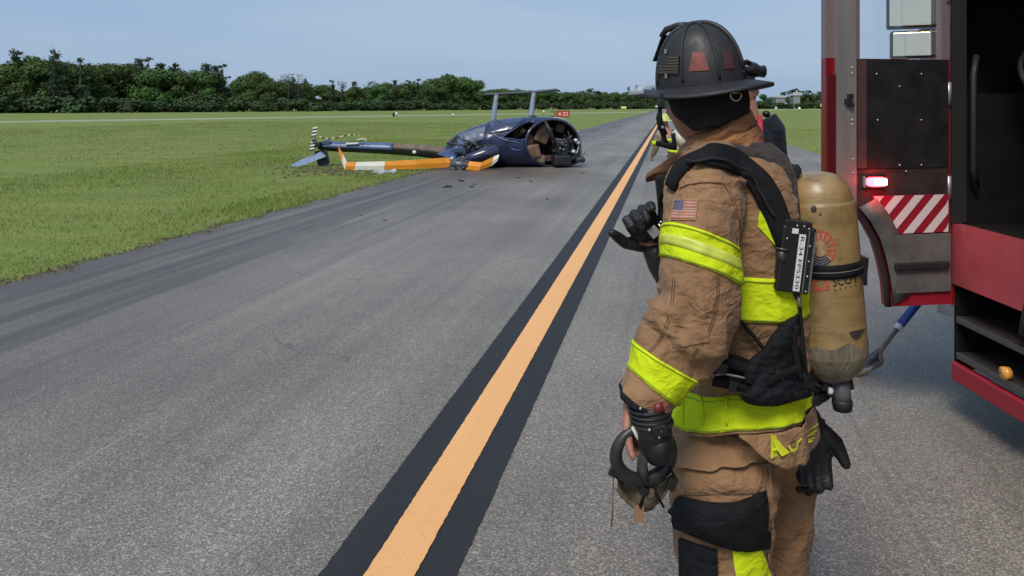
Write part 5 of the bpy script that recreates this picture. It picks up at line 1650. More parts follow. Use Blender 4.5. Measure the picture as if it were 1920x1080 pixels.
# ---- helmet
helm = MB(); HB = P(1313, 162, D0)                       # centre of the brim plane
tiltR = Matrix.Rotation(R(-6.0), 3, 'Y')                   # rear of the brim a little higher
def HM(f, l, u):
    q = Hf * f + Hl * l + Hu * u
    return HB + tiltR @ q
def dome(el, az, k=1.0):
    a = .118 if math.cos(az) > 0 else .120
    ce = math.cos(el) ** .80; se = math.sin(el) ** .96
    return HM(a * ce * math.cos(az) * k - .004 * 0, .104 * ce * math.sin(az) * k, .160 * se * k + .004)
g = [[dome(el, az) for az in np.linspace(0, 2 * PI, 65)[:-1]] for el in np.linspace(0.0, R(89.5), 30)]
helm.grid(g, cap1=True)
def helm_mat():
    m, t, b, N, L = node_mat('scuffed_black_helmet')
    v = N('ShaderNodeTexCoord').outputs['Object']
    c = ramp(t, noise_n(t, v, 12, 6, .65), [(.3, (.013, .013, .015)), (.6, (.022, .021, .023)), (.8, (.045, .036, .032))])
    sc = ramp(t, noise_n(t, mapping(t, v, (60, 60, 500)), 1.0, 5, .7), [(.62, 0.), (.75, 1.)])
    c = mixc(t, math_n(t, 'MULTIPLY', sc, .35), c, (.09, .075, .065))
    L(c, b.inputs['Base Color'])
    L(ramp(t, noise_n(t, v, 22, 5, .7), [(.3, .38), (.7, .75)]), b.inputs['Roughness'])
    bump_n(t, noise_n(t, v, 40, 4), .15, .004, b)
    return m
HELM = helm_mat()
helmet = helm.build('helmet_shell', HELM, person); hb_ = helm.bvh()
# brim
def brim_r(az):
    c, s = math.cos(az), math.sin(az)
    fr = .165 if c > 0 else .188
    return math.sqrt(1 / ((c / fr) ** 2 + (s / .146) ** 2))
g = []
for k in np.linspace(0, 1, 8):
    row = []
    for az in np.linspace(0, 2 * PI, 73)[:-1]:
        r0 = math.sqrt(1 / ((math.cos(az) / .119) ** 2 + (math.sin(az) / .104) ** 2)); r1 = brim_r(az)
        r = r0 - .006 + (r1 - r0 + .006) * k
        dz = -.020 * k * abs(math.sin(az)) ** 1.5 - .010 * k ** 2 * max(0, -math.cos(az)) + .006 * k ** 2 * max(0, math.cos(az)) - .004 * k
        row.append(HM(r * math.cos(az), r * math.sin(az), .006 + dz))
    g.append(row)
for dz, kk in ((-.004, 1.004), (-.008, 1.0), (-.008, .96)):
    row = []
    for az, q in zip(np.linspace(0, 2 * PI, 73)[:-1], g[7]):
        c = HB; d = (q - c); row.append(c + d * kk + Vector((0, 0, dz)))
    g.append(row)
g.append([HB + (q - HB) * .55 + Vector((0, 0, .006)) for q in g[7]])
m_ = MB(); m_.grid(g, True); brim_bvh = m_.bvh(); m_.build('brim', HELM, helmet)
# ribs and crest
for az in np.linspace(0, 2 * PI, 9)[:-1]:
    m_ = MB(); m_.tube([dome(el, az + .0, 1.012) for el in np.linspace(R(3), R(86), 18)], [.0036] * 18, 8); m_.build('rib', HELM, helmet)
m_ = MB(); pts = [dome(el, 0, 1.02) for el in np.linspace(R(35), R(88), 10)] + [dome(el, PI, 1.02) for el in np.linspace(R(88), R(10), 12)]
m_.tube(pts, [.005 + .002 * math.sin(PI * i / 21) for i in range(22)], 8); m_.build('crest', HELM, helmet)
# front shield holder at the top
m_ = MB(); m_.tube([dome(R(84), 0, 1.02), HM(.045, 0, .168), HM(.080, 0, .162), HM(.098, 0, .146)], [.008, .009, .009, .006], 10); m_.build('shield_holder', HELM, helmet)
m_ = MB(); m_.prism([HM(.080, -.02, .148), HM(.080, .02, .148), HM(.112, .028, .08), HM(.112, -.028, .08)], Hf * .005); m_.build('front_shield', BLKC, helmet)
# reflective trapezoids and dark flag patch
TRP = mat('red_reflective_trapezoid', (0.20, 0.050, 0.040), .6, var=.25, vscale=40)
TRP2 = mat('dark_trapezoid', (0.07, 0.026, 0.026), .5, var=.25, vscale=40)
for q, m__ in ((((1299, 98), (1320, 98), (1330, 132), (1292, 134)), TRP), (((1355, 92), (1370, 97), (1377, 128), (1357, 130)), TRP2)):
    m_ = MB(); decal(m_, hb_, qrows(q, 8, 6), .002, .003); m_.build('reflective_trapezoid', m__, helmet)
m_ = MB(); decal(m_, hb_, qrows([(1238, 104), (1275, 106), (1274, 139), (1237, 139)], 8, 6), .006, .008); fp = m_.build('subdued_flag', mat('dark_patch', (0.022, 0.020, 0.018), .6), helmet)
m_ = MB()
for k in range(6):
    y_ = 108 + 5.3 * k; decal(m_, hb_, qrows([(1256 if k < 3 else 1240, y_), (1273, y_), (1273, y_ + 2.2), (1256 if k < 3 else 1240, y_ + 2.2)], 4, 1), .0072, .001)
m_.build('patch_stripes', mat('dull_gold', (0.085, 0.066, 0.042), .6), helmet)
for px, py in ((1250, 98), (1251, 143)):
    m_ = MB(); l, n = cast(hb_, px, py); m_.box(l + n * .004, (.003, .004, .006), bev=.001); m_.build('clip', mat('clip_metal', (.35, .28, .24), .4, .6), helmet)
# flashlight on the far side of the brim
FD = 1.99
m_ = MB(); m_.tube([P(1388, 122, FD), P(1392, 126, FD), P(1404, 130, FD), P(1414, 132, FD), P(1424, 134, FD), P(1433, 134, FD), P(1435, 134, FD)], [.012, .019, .022, .021, .015, .017, .013], 14)
m_.build('helmet_lamp', BPL, helmet)
m_ = MB(); m_.box(P(1398, 143, FD), (.022, .012, .012), bev=.003); m_.tube([P(1394, 116, FD - .02), P(1400, 114, FD - .02), P(1408, 119, FD - .02)], .005, 6); m_.build('lamp_bracket', BPL, helmet)
# face shield edge beyond the front of the brim
m_ = MB(); g = []
for az in np.linspace(R(-70), R(62), 20):
    g.append([HM(.150 * math.cos(az) + .02, .128 * math.sin(az), .020), HM(.185 * math.cos(az) + .012, .150 * math.sin(az), .012), HM(.20 * math.cos(az), .16 * math.sin(az), -.002)])
m_.grid(g, closed=False); solid(m_.build('face_shield', mat('clear_visor', (0.80, 0.86, 0.90), .08, alpha=.22, coat=.1), helmet), .003)
# ear flaps / neck protector
m_ = MB(); g = []
for f in np.linspace(0, 1, 12):
    row = []
    for az in np.linspace(R(52), R(308), 56):
        fall = .112 - .045 * max(0, math.cos(az)) / .62 - .030 * max(0, -math.cos(az)) ** 2
        flare = 1.0 + .05 * math.sin(PI * f * .8) - .13 * f * f
        row.append(HM(.108 * flare * math.cos(az) - .008 + (-.012 * f if math.cos(az) < 0 else 0), .094 * flare * math.sin(az), .0 - fall * f + .004 * nz(az * 2, f * 3, 6)))
    g.append(row)
m_.grid(g, closed=False); ef = m_.build('ear_flap', KNIT, helmet); solid(ef, .008); efb = m_.bvh()
m_ = MB(); l, n = cast(efb, 1377, 178)
m_.tube([l + n * .006 + Vector(((.0135 * math.cos(a)), 0, .0155 * math.sin(a))) for a in np.linspace(R(165), R(375), 18)], .0022, 8); m_.tube([l + n * .006 + Vector((-.014, 0, .004)), l + n * .006 + Vector((.014, 0, .004))], .0018, 6)
m_.build('d_ring', mat('ring_metal', (.62, .58, .52), .3, .9), helmet)
# chin strap dangling before the face
CD = 1.86
m_ = MB()
m_.tube([P(1241, 176, CD), P(1240, 190, CD), P(1237, 205, CD)], [.008, .012, .009], 8, flat=.5)
m_.tube([P(1238, 200, CD), P(1236, 222, CD), P(1240, 240, CD), P(1247, 252, CD)], [.008, .017, .019, .016], 10, flat=.45)
m_.tube([P(1240, 240, CD), P(1246, 262, CD), P(1255, 274, CD), P(1264, 268, CD + .02), P(1262, 250, CD + .02)], [.007, .006, .006, .006, .006], 8)
m_.tube([P(1230, 268, CD), P(1248, 272, CD), P(1268, 276, CD)], [.006, .008, .008], 8)
m_.build('chin_strap', WEB, helmet)
m_ = MB(); m_.box(P(1239, 194, CD - .015), (.008, .004, .010), bev=.002); m_.build('strap_buckle', BPL, helmet)
m_ = MB(); m_.box(P(1242, 238, CD - .016), (.003, .003, .003)); m_.build('strap_rivet', RIV, helmet)
# ------------------------------------------------------------------ breathing apparatus on his back
scba = thing('breathing_apparatus', Vector(((1500 - CX) / FPX * 1.9, 1.9, .75)), 'black harness breathing apparatus with worn tan air cylinder on the firefighter\'s back', 'breathing apparatus')
CDp = 1.86
ct, cb = P(1534, 392, CDp), P(1555, 640, CDp)             # straight part of the cylinder
ax = (cb - ct).normalized(); Rc = .0875
sv = (Vector((0, -1, 0)) - ax * Vector((0, -1, 0)).dot(ax)).normalized(); su = sv.cross(ax)
def cylpt(h, ph, r):
    return ct + ax * h + su * (r * math.cos(ph)) + sv * (r * math.sin(ph))
Lc = (cb - ct).length
prof = [(-.092, .004), (-.091, .026), (-.085, .046), (-.072, .062), (-.050, .0755), (-.022, .0825), (0, Rc), (Lc * .5, Rc * 1.005), (Lc, Rc), (Lc + .03, Rc * .965), (Lc + .06, Rc * .82), (Lc + .082, Rc * .58), (Lc + .094, Rc * .34), (Lc + .10, .024), (Lc + .125, .022)]
def cyl_mat():
    m, t, b, N, L = node_mat('worn_tan_composite')
    v = N('ShaderNodeTexCoord').outputs['Object']
    c = ramp(t, noise_n(t, v, 9, 6, .6), [(.3, (.21, .132, .050)), (.7, (.37, .245, .095))])
    c = mixc(t, .35, c, ramp(t, noise_n(t, mapping(t, v, (4, 4, 90)), 1.0, 4), [(.35, .38), (.65, .6)]), 'OVERLAY')
    c = mixc(t, math_n(t, 'MULTIPLY', ramp(t, noise_n(t, v, 17, 7, .7), [(.50, 0.), (.68, 1.)]), .65), c, (.13, .09, .05))
    L(c, b.inputs['Base Color']); b.inputs['Roughness'].default_value = .38; b.inputs['Coat Weight'].default_value = .25; b.inputs['Coat Roughness'].default_value = .25
    bump_n(t, noise_n(t, mapping(t, v, (30, 30, 220)), 1.0, 3), .2, .004, b)
    return m
pr = catmull(prof, 70)
m_ = MB(); g = [[cylpt(h, 2 * PI * k / 48, r) for k in range(48)] for h, r in pr]
m_.grid(g, True, True, True); cyl = m_.build('cylinder', cyl_mat(), scba); cbv = m_.bvh()
# bare grey-green composite dome at the foot, with torn wrap edge
m_ = MB(); g = []
for h, r in pr:
    if h < Lc - .035: continue
    g.append([cylpt(h + (0 if h > Lc + .01 else .006 * math.sin(3 * 2 * PI * k / 48) + .006 * math.sin(7 * 2 * PI * k / 48 + 1)), 2 * PI * k / 48, r + .0012) for k in range(48)])
m_.grid(g[:-3], True); m_.build('bare_dome', mat('bare_composite', (0.17, 0.145, 0.095), .5, var=.35, vscale=30, bump=.5, bscale=160, stretch=(1, 1, .25)), cyl)
m_ = MB(); decal(m_, cbv, [[(1592 + 28 * u, 622 + 2 * v + 14 * v * math.sin(PI * min(1, u * 1.1)) - 6 * u) for u in np.linspace(0, 1, 8)] for v in np.linspace(0, 1, 3)], .0028, .001); m_.build('torn_edge', mat('torn_dark', (.04, .03, .02), .7), cyl)
for px, py, r_ in ((1491, 393, 9), (1526, 392, 5.5), (1538, 402, 2)):
    rows = [[(px + r_ * k * math.cos(a), py + r_ * 1.2 * k * math.sin(a)) for a in np.linspace(0, 2 * PI, 15)] for k in (.05, .5, 1)]
    m_ = MB(); g = [[(lambda l, n: l + n * .0012)(*cast(cbv, *q)) for q in r] for r in rows]; m_.grid(g, closed=False); m_.build('scorch_mark', mat('scorch', (.035, .022, .012), .7), cyl)
# round emblem: red and pale rays above, starred dark blue below
E0, ErX, ErY = (1538, 466), 29, 34
def emb(mb, r0, r1, a0, a1, off=.0012, n=8):
    g = []
    for r in (r0, r1):
        g.append([(lambda l, nn: l + nn * off)(*cast(cbv, E0[0] + ErX * r * math.cos(a), E0[1] + ErY * r * math.sin(a))) for a in np.linspace(a0, a1, n)])
    mb.grid(g, closed=False)
ER_ = mat('emblem_red', (.46, .095, .055), .5); EB_ = mat('emblem_blue', (.05, .045, .075), .5); EW_ = mat('emblem_pale', (.50, .40, .26), .5)
m_ = MB(); emb(m_, .0, 1.0, 0, 2 * PI, .0008, 30); m_.build('emblem_disc', mat('emblem_tan', (.42, .26, .15), .5), cyl)
m_ = MB()
for k in range(11): a = R(150) + R(255) * k / 11; emb(m_, .48, 1.0, a, a + R(13), .0016, 4)
emb(m_, .90, 1.0, R(150), R(405), .0018, 30); m_.build('emblem_rays', ER_, cyl)
m_ = MB(); emb(m_, .45, .97, R(45), R(140), .0016, 14); m_.build('emblem_field', EB_, cyl)
m_ = MB()
for k in range(8):
    for r_ in (.58, .72, .86):
        a = R(50) + R(82) * (k + .5 * (r_ > .6)) / 8; l, n = cast(cbv, E0[0] + ErX * r_ * math.cos(a), E0[1] + ErY * r_ * math.sin(a)); m_.sphere(l + n * .0016, .0012, 6, 4)
m_.build('emblem_stars', EW_, cyl)
# maker's lettering under the strap
def ctext(s, q, m, nm):
    m_ = MB()
    def fn(u, v):
        l, n = cast(cbv, *bil(q, u + .5, .5 - v)); return l + n * .0014
    text_on(m_, s, fn); m_.build(nm, m, cyl)
ctext('SCOTT', [(1561, 521), (1619, 508), (1620, 526), (1562, 538)], mat('black_print', (.02, .02, .02), .5), 'lettering')
m_ = MB()
for k in range(6):
    l, n = cast(cbv, 1566 + 9.5 * k, 543 - 2.1 * k); m_.sphere(l + n * .001, .0018, 6, 4)
m_.build('print_dots', MATS['black_print'], cyl)
for q in ([(1524, 526), (1530, 525), (1532, 545), (1526, 546)], [(1548, 522), (1554, 521), (1556, 540), (1550, 541)], [(1526, 540), (1554, 536), (1555, 543), (1527, 547)], [(1524, 523), (1552, 519), (1553, 524), (1525, 528)]):
    m_ = MB(); decal(m_, cbv, qrows(q, 4, 2), .0016, .001); m_.build('red_logo', ER_, cyl)
# cylinder strap with buckle
def hpx(py, px=1558):
    l, n = cast(cbv, px, py); return (l - ct).dot(ax)
h0, h1 = hpx(498), hpx(524)
m_ = MB(); g = []
for h, o_ in ((h0, 0), (h0, .004), (h0 * .66 + h1 * .34, .005), (h0 * .5 + h1 * .5, .0035), (h0 * .34 + h1 * .66, .005), (h1, .004), (h1, 0)):
    g.append([cylpt(h, 2 * PI * k / 48, Rc + o_) for k in range(48)])
m_.grid(g, True); m_.build('cylinder_strap', WEB, cyl)
m_ = MB(); g = [[cylpt(h, 2 * PI * k / 48, Rc + .0055) for k in range(48)] for h in (h0 * .53 + h1 * .47, h0 * .47 + h1 * .53)]; m_.grid(g, True); m_.build('strap_thread', mat('grey_thread', (.2, .2, .2), .6), cyl)
m_ = MB(); m_.box(P(1613, 505, CDp), (.011, .02, .034), Matrix.Rotation(R(5), 3, 'Y'), bev=.004); m_.box(P(1616, 522, CDp - .01), (.006, .018, .014), bev=.002); m_.build('strap_buckle', BPL, cyl)
# valve and hand wheel
vb = ct + ax * (Lc + .105)
m_ = MB(); m_.tube([vb, vb + ax * .022], .024, 14); m_.tube([vb + ax * .018 - su * .02, vb + ax * .018 + su * .03], .016, 12); m_.build('valve', mat('valve_metal', (.10, .10, .105), .35, .7), scba)
m_ = MB(); k0, k1 = P(1577, 715, CDp - .02), P(1579, 752, CDp - .02)
m_.tube([k0, k1], [.020, .022], 14); m_.build('valve_stem', mat('stem_grey', (.12, .12, .125), .45), scba)
m_ = MB(); m_.tube([P(1579, 748, CDp - .02), P(1579, 754, CDp - .02), P(1580, 768, CDp - .02)], [.023, .0245, .022], 16); m_.build('hand_wheel', RUB, scba)
m_ = MB(); m_.tube([P(1583, 706, CDp), P(1590, 712, CDp), P(1593, 728, CDp)], .011, 10); m_.tube([P(1500, 720, CDp), P(1520, 716, CDp), P(1545, 718, CDp - .01), P(1570, 724, CDp)], [.02, .022, .02, .016], 12); m_.tube([P(1505, 742, CDp), P(1530, 746, CDp), P(1550, 738, CDp)], [.018, .02, .014], 12); m_.build('first_stage', BPL, scba)
m_ = MB(); m_.tube([P(1553, 732, CDp - .03), P(1560, 733, CDp - .03)], .009, 12); m_.build('gauge', mat('gauge_white', (.7, .72, .72), .3), scba)
for px in (1515, 1524):
    m_ = MB(); m_.tube([P(px, 668, CDp - .04), P(px + 1, 695, CDp - .04)], .006, 10); m_.build('red_fitting', mat('red_anodised', (.20, .03, .03), .3, .4), scba)
m_ = MB(); m_.prism([P(1534, 690, CDp - .05), P(1548, 694, CDp - .05), P(1550, 702, CDp - .05), P(1536, 700, CDp - .05)], (0, .01, 0)); m_.build('bracket', mat('bracket_metal', (.45, .45, .45), .35, .8), scba)
# back frame
m_ = MB(); m_.tube([P(1486, 318, 1.88), P(1490, 420, 1.86), P(1500, 560, 1.85), P(1508, 700, 1.86)], [.022, .024, .024, .022], 10, flat=.7); m_.tube([P(1494, 700, 1.8), P(1530, 722, 1.84)], .02, 10); m_.tube([P(1476, 330, 1.84), P(1484, 318, 1.85), P(1494, 316, 1.86)], .012, 8); m_.build('back_frame', BPL, scba)
m_ = MB(); m_.tube([P(1490, 540, 1.76), P(1494, 575, 1.77), P(1500, 640, 1.78), P(1506, 700, 1.8)], .012, 8); m_.tube([P(1480, 545, 1.77), P(1488, 620, 1.78), P(1494, 690, 1.8)], .012, 8); m_.build('air_hose', RUB, scba)
m_ = MB(); m_.tube([P(1497, 552, 1.755), P(1499, 575, 1.755)], .005, 8); m_.build('hose_ferrule', mat('ferrule', (.5, .48, .45), .3, .8), scba)
# electronics box
bx_c = P(1485, 483, 1.755); Mb = Matrix.Rotation(R(7), 3, 'Y')
bw, bh = 32 / FPX * 1.755, 62 / FPX * 1.755
m_ = MB(); m_.box(bx_c, (bw, .028, bh), Mb, bev=.006); box_ = m_.build('electronics_box', BPL, scba)
def BX(u, v, d=.0285):
    return bx_c + Mb @ Vector((u * bw, -d, v * bh))
m_ = MB(); m_.prism([BX(-.02, .78), BX(.36, .78), BX(.36, -.92), BX(-.02, -.92)], (0, -.0012, 0)); m_.build('label', mat('white_label', (.72, .72, .70), .5), box_)
m_ = MB(); text_on(m_, 'R-34 FPS330', lambda u, v: BX(.17 + v * .22, -.07 - u * 1.56, .0305)); m_.build('label_text', MATS['black_print'], box_)
m_ = MB(); m_.prism([BX(-.46, .93), BX(-.1, .93), BX(-.1, .78), BX(-.46, .78)], (0, -.0012, 0)); m_.build('small_label', MATS['white_label'], box_)
m_ = MB(); m_.prism([BX(.50, .92), BX(.56, .92), BX(.56, -.95), BX(.50, -.95)], (0, -.002, 0)); m_.prism([BX(.84, .88), BX(.94, .88), BX(.94, -.95), BX(.84, -.95)], (0, -.003, 0)); m_.build('metal_edge', mat('edge_metal', (.25, .25, .25), .4, .7), box_)
for u, v in ((.5, .96), (.66, .45), (.7, .0), (.72, -.45), (.74, -.9), (-.7, .6), (-.2, 1.02), (.2, 1.02)):
    m_ = MB(); m_.sphere(BX(u, v, .029), .0028, 8, 5); m_.build('screw', RIV, box_)
m_ = MB(); m_.tube([BX(-.82, .25, .02), BX(-.80, -.1, .02)], .011, 10); m_.tube([BX(-.82, .30, .02), BX(-.82, .25, .02)], .016, 10); m_.build('connector', mat('connector_grey', (.09, .09, .095), .4, .5), box_)
m_ = MB(); m_.box(BX(-.1, 1.06, .01), (bw * .8, .018, .008), Mb, bev=.003); m_.build('box_lid', BPL, box_)
# shoulder straps: wide padded, from the chest over the shoulder to the frame
m_ = MB(); strap_px(m_, allb.bvh(), [(1262, 352), (1276, 322), (1304, 300), (1340, 294), (1380, 306), (1416, 336), (1442, 376), (1460, 420), (1470, 456)], [.040, .052, .062, .066, .068, .064, .056, .048], .011, .004, 40); m_.build('shoulder_strap', WEB, scba)
m_ = MB(); strap_px(m_, allb.bvh(), [(1296, 313), (1324, 307), (1352, 312), (1388, 330), (1420, 364), (1446, 410)], .007, .004, .021, 30); m_.build('strap_piping', mat('strap_grey', (.022, .022, .024), .8, spec=.2), scba)
m_ = MB(); m_.tube([P(1408, 282, 1.88), P(1432, 290, 1.86), P(1452, 310, 1.85), P(1466, 340, 1.84), P(1476, 380, 1.82), P(1484, 424, 1.79)], [.03, .05, .055, .05, .04, .03], 14, flat=.7)
m_.tube([P(1330, 284, 1.86), P(1370, 280, 1.84), P(1410, 292, 1.83), P(1440, 318, 1.82)], [.012, .02, .026, .03], 12, flat=.8)
m_.build('yoke_pad', cloth('yoke_dark', (.045, .036, .033), .5, 12), scba)
m_ = MB(); m_.tube([P(1448, 352, 1.785), P(1458, 372, 1.78), P(1466, 396, 1.775), P(1472, 424, 1.765)], .0035, 6); m_.build('pull_cord', mat('pale_cord', (.55, .55, .52), .6), scba)
m_ = MB(); m_.box(P(1480, 330, 1.85), (.012, .02, .03), Matrix.Rotation(R(30), 3, 'Y'), bev=.004); m_.build('carry_handle', RUB, scba)
m_ = MB(); m_.tube([P(1262, 340, 1.80), P(1250, 366, 1.83), P(1247, 400, 1.86), P(1248, 440, 1.88)], [.02, .022, .020, .018], 10, flat=.4); m_.build('chest_strap', WEB, scba)
# waist pad and belt
def soft(px_keys, D, hd, name, m, seed=0):
    """padded belt piece: stations (px, py, half height px)"""
    K = catmull(px_keys, 26); g = []
    for i, (x_, y_, hh, dd) in enumerate(K):
        c = P(x_, y_, D + dd); h_ = hh / FPX * D; t_ = (hd * min(1, .35 + 3 * min(i, 25 - i) / 25))
        T = Vector((K[min(i + 1, 25)][0] - K[max(i - 1, 0)][0], 0, -(K[min(i + 1, 25)][1] - K[max(i - 1, 0)][1]))).normalized(); U = Vector((-T.z, 0, T.x))
        g.append([c + U * (h_ * math.copysign(abs(math.sin(a)) ** .7, math.sin(a))) - Vector((0, 1, 0)) * (t_ * math.copysign(abs(math.cos(a)) ** .7, math.cos(a)) + .004 * nz(i * .3, a, seed)) for a in np.linspace(0, 2 * PI, 25)[:-1]])
    return MB().grid(g, True, True, True).build(name, m, scba)
def pillow(name, m, poly, D, h, seed=0, slope=0.0, n=8, parent=None):
    """padded piece of cloth with the given outline, bulging towards the camera by h metres"""
    pts = catmull(poly + [poly[0]], len(poly) * 4 + 1)[:-1]
    c = pts.mean(0); g = []; gb = []
    for k in np.linspace(0.04, 1, n):
        q = [(c[0] + (x_ - c[0]) * k, c[1] + (y_ - c[1]) * k) for x_, y_ in pts]
        bul = h * (1 - k ** 5) ** .5
        g.append([P(x_, y_, D + slope * (x_ - c[0]) - bul - .010 * nz(x_ * .03, y_ * .03, seed) - .008 * ridge(x_ * .035, y_ * .035, 0, seed)) for x_, y_ in q])
    gb = [P(x_, y_, D + slope * (x_ - c[0]) + h * .8) for x_, y_ in pts]
    return MB().grid(g[::-1] and g + [gb], True, True, True).build(name, m, parent or scba)
pillow('waist_belt', WEB, [(1340, 661), (1372, 664), (1405, 674), (1436, 690), (1436, 738), (1400, 736), (1370, 728), (1348, 715), (1325, 704), (1330, 680)], 1.735, .012, 1)
pillow('waist_pad', BLKC, [(1496, 590), (1474, 600), (1446, 628), (1432, 652), (1404, 676), (1392, 712), (1412, 740), (1450, 742), (1490, 736), (1508, 715), (1500, 670), (1496, 630)], 1.735, .030, 2, .0004)
pillow('pad_cover', cloth('pad_black', (.012, .013, .016), .3, 9, .0), [(1386, 744), (1404, 728), (1424, 702), (1442, 692), (1470, 698), (1502, 712), (1522, 730), (1520, 744), (1492, 752), (1462, 761), (1430, 762), (1402, 757)], 1.715, .022, 3, .0004)
m_ = MB(); m_.tube([P(1336, 703, 1.693), P(1358, 701, 1.692), P(1384, 706, 1.692), P(1396, 709, 1.692)], .0025, 6); m_.build('belt_cord', mat('belt_cord', (.28, .24, .22), .6), scba)
for px, py in ((1338, 680), (1332, 702), (1325, 708)):
    m_ = MB(); m_.box(P(px, py, 1.69), (.009, .006, .005), Matrix.Rotation(R(20), 3, 'Y'), bev=.002); m_.build('belt_slider', mat('slider', (.14, .13, .13), .4, .5), scba)
m_ = MB(); m_.tube([P(1366, 582, 1.745), P(1392, 606, 1.745), P(1418, 636, 1.735), P(1436, 660, 1.72)], .012, 8, flat=.4); m_.build('side_strap', WEB, scba)
m_ = MB(); m_.tube([P(1478, 430, 1.79), P(1476, 480, 1.8), P(1478, 540, 1.79), P(1486, 620, 1.76)], [.022, .022, .022, .02], 10, flat=.7); m_.build('lumbar_strap', WEB, scba)

# ------------------------------------------------------------------ mask held in his hand
mask = thing('breathing_mask', P(1205, 950, 1.64), 'black rubber face mask with olive head net dangling from the firefighter\'s hand', 'mask')
MD = 1.645
m_ = MB(); mc = (1207, 850); K = []
for a in np.linspace(0, 2 * PI, 49)[:-1]:
    K.append(P(mc[0] + 52 * math.cos(a) - 6 * math.sin(a), mc[1] + 50 * math.sin(a), MD + .015 * math.cos(a)))
m_.tube(K + [K[0], K[1]], [.0135 + .003 * math.sin(a) for a in np.linspace(0, 2 * PI, 49)[:-1]] + [.0135, .0135], 12, caps=False); m_.build('face_seal', mat('mask_rubber', (.022, .023, .023), .42, var=.3, vscale=20), mask)
m_ = MB(); m_.tube([P(1222, 800, MD - .01), P(1212, 836, MD - .012), P(1204, 868, MD - .012), P(1206, 898, MD)], [.012, .013, .018, .022], 10, flat=.6); m_.build('nose_bridge', mat('bridge_grey', (.06, .055, .05), .5, var=.4, vscale=25), mask)
m_ = MB(); g = []
for r_ in np.linspace(.02, .92, 7):
    g.append([P(mc[0] + 50 * r_ * math.cos(a), mc[1] + 48 * r_ * math.sin(a), MD + .015 + .03 * (1 - r_ ** 2)) for a in np.linspace(0, 2 * PI, 33)[:-1]])
m_.grid(g, True); m_.build('lens', mat('mask_lens', (.85, .88, .88), .05, alpha=.12, coat=.2), mask)
m_ = MB(); m_.tube([P(1186, 800, MD - .022), P(1194, 816, MD - .024), P(1202, 830, MD - .022)], [.008, .009, .007], 10, flat=.5); m_.build('pale_tab', mat('pale_tab', (.55, .55, .44), .5), mask)
m_ = MB(); m_.tube([P(1202, 810, MD - .03), P(1221, 822, MD - .03)], .004, 8); m_.build('grey_tab', mat('grey_tab', (.5, .46, .46), .5), mask)
# regulator body
m_ = MB(); m_.tube([P(1212, 758, 1.64), P(1222, 785, 1.635), P(1226, 815, 1.63), P(1232, 846, 1.635), P(1232, 862, 1.64)], [.034, .041, .041, .034, .022], 18); m_.sphere(P(1236, 840, 1.615), (.03, .03, .034), 14, 10); m_.build('regulator', mat('regulator_black', (.010, .010, .011), .5), mask)
for k in range(4):
    m_ = MB(); c = P(1214 + 3 * k, 764 + 9 * k, 1.638); rr_k = .039 + .0015 * k; m_.tube([c + Vector((rr_k * math.cos(a), rr_k * math.sin(a), .004 * math.cos(a))) for a in np.linspace(0, 2 * PI, 25)], .004, 6, caps=False); m_.build('rib', RUB, mask)
m_ = MB(); m_.box(P(1236, 806, 1.595), (.016, .010, .012), Matrix.Rotation(R(-12), 3, 'Y'), bev=.003); m_.build('coupling', BPL, mask)
m_ = MB(); m_.tube([P(1225, 765, 1.61), P(1243, 762, 1.61)], .012, 12); m_.build('red_button', mat('dark_red_plastic', (.16, .02, .02), .4), mask)
for px, py in ((1218, 806), (1240, 808), (1236, 820), (1201, 766)):
    m_ = MB(); m_.sphere(P(px, py, 1.588), .0035, 8, 6); m_.build('screw', RIV, mask)
# head net: olive webbing with buckles and a tan tab
OLV = cloth('olive_net', (.12, .098, .06), .35, 20)
m_ = MB(); g = []
for u in np.linspace(0, 1, 20):
    row = []
    for v in np.linspace(0, 1, 9):
        x_ = 1158 + 104 * u; y0 = 888 + 22 * math.sin(PI * u); y1 = 916 + 40 * math.sin(PI * min(1, u * 1.1)) ** .6
        row.append(P(x_, y0 + (y1 - y0) * v, MD + .01 + .018 * math.sin(PI * v) * math.sin(u * 9) + .01 * nz(u * 6, v * 4, 3)))
    g.append(row)
m_.grid(g, closed=False); solid(m_.build('head_net', OLV, mask), .005)
m_ = MB(); m_.tube([P(1150, 880, MD), P(1150, 905, MD), P(1149, 940, MD), P(1147, 985, MD)], [.004, .004, .0035, .0045], 8, flat=.4); m_.build('hanging_strap', mat('strap_tan', (.16, .11, .08), .8), mask)
m_ = MB(); m_.prism([P(1190, 950, MD - .006), P(1208, 948, MD - .006), P(1206, 980, MD - .008), P(1188, 978, MD - .008)], (0, .005, 0)); m_.build('tan_tab', mat('tab_tan', (.26, .155, .085), .8), mask)
for px, py in ((1150, 886), (1208, 920), (1262, 902), (1258, 912)):
    m_ = MB(); m_.box(P(px, py, MD - .012), (.010, .005, .008), Matrix.Rotation(R(25), 3, 'Y'), bev=.002); m_.build('net_buckle', BPL, mask)
for ks in (((1152, 872), (1150, 890), (1168, 905)), ((1256, 876), (1266, 896), (1258, 920)), ((1206, 902), (1208, 925), (1200, 950)), ((1225, 905), (1232, 930), (1244, 950))):
    m_ = MB(); m_.tube([P(x_, y_, MD - .006) for x_, y_ in ks], .007, 8, flat=.4); m_.build('net_strap', WEB, mask)

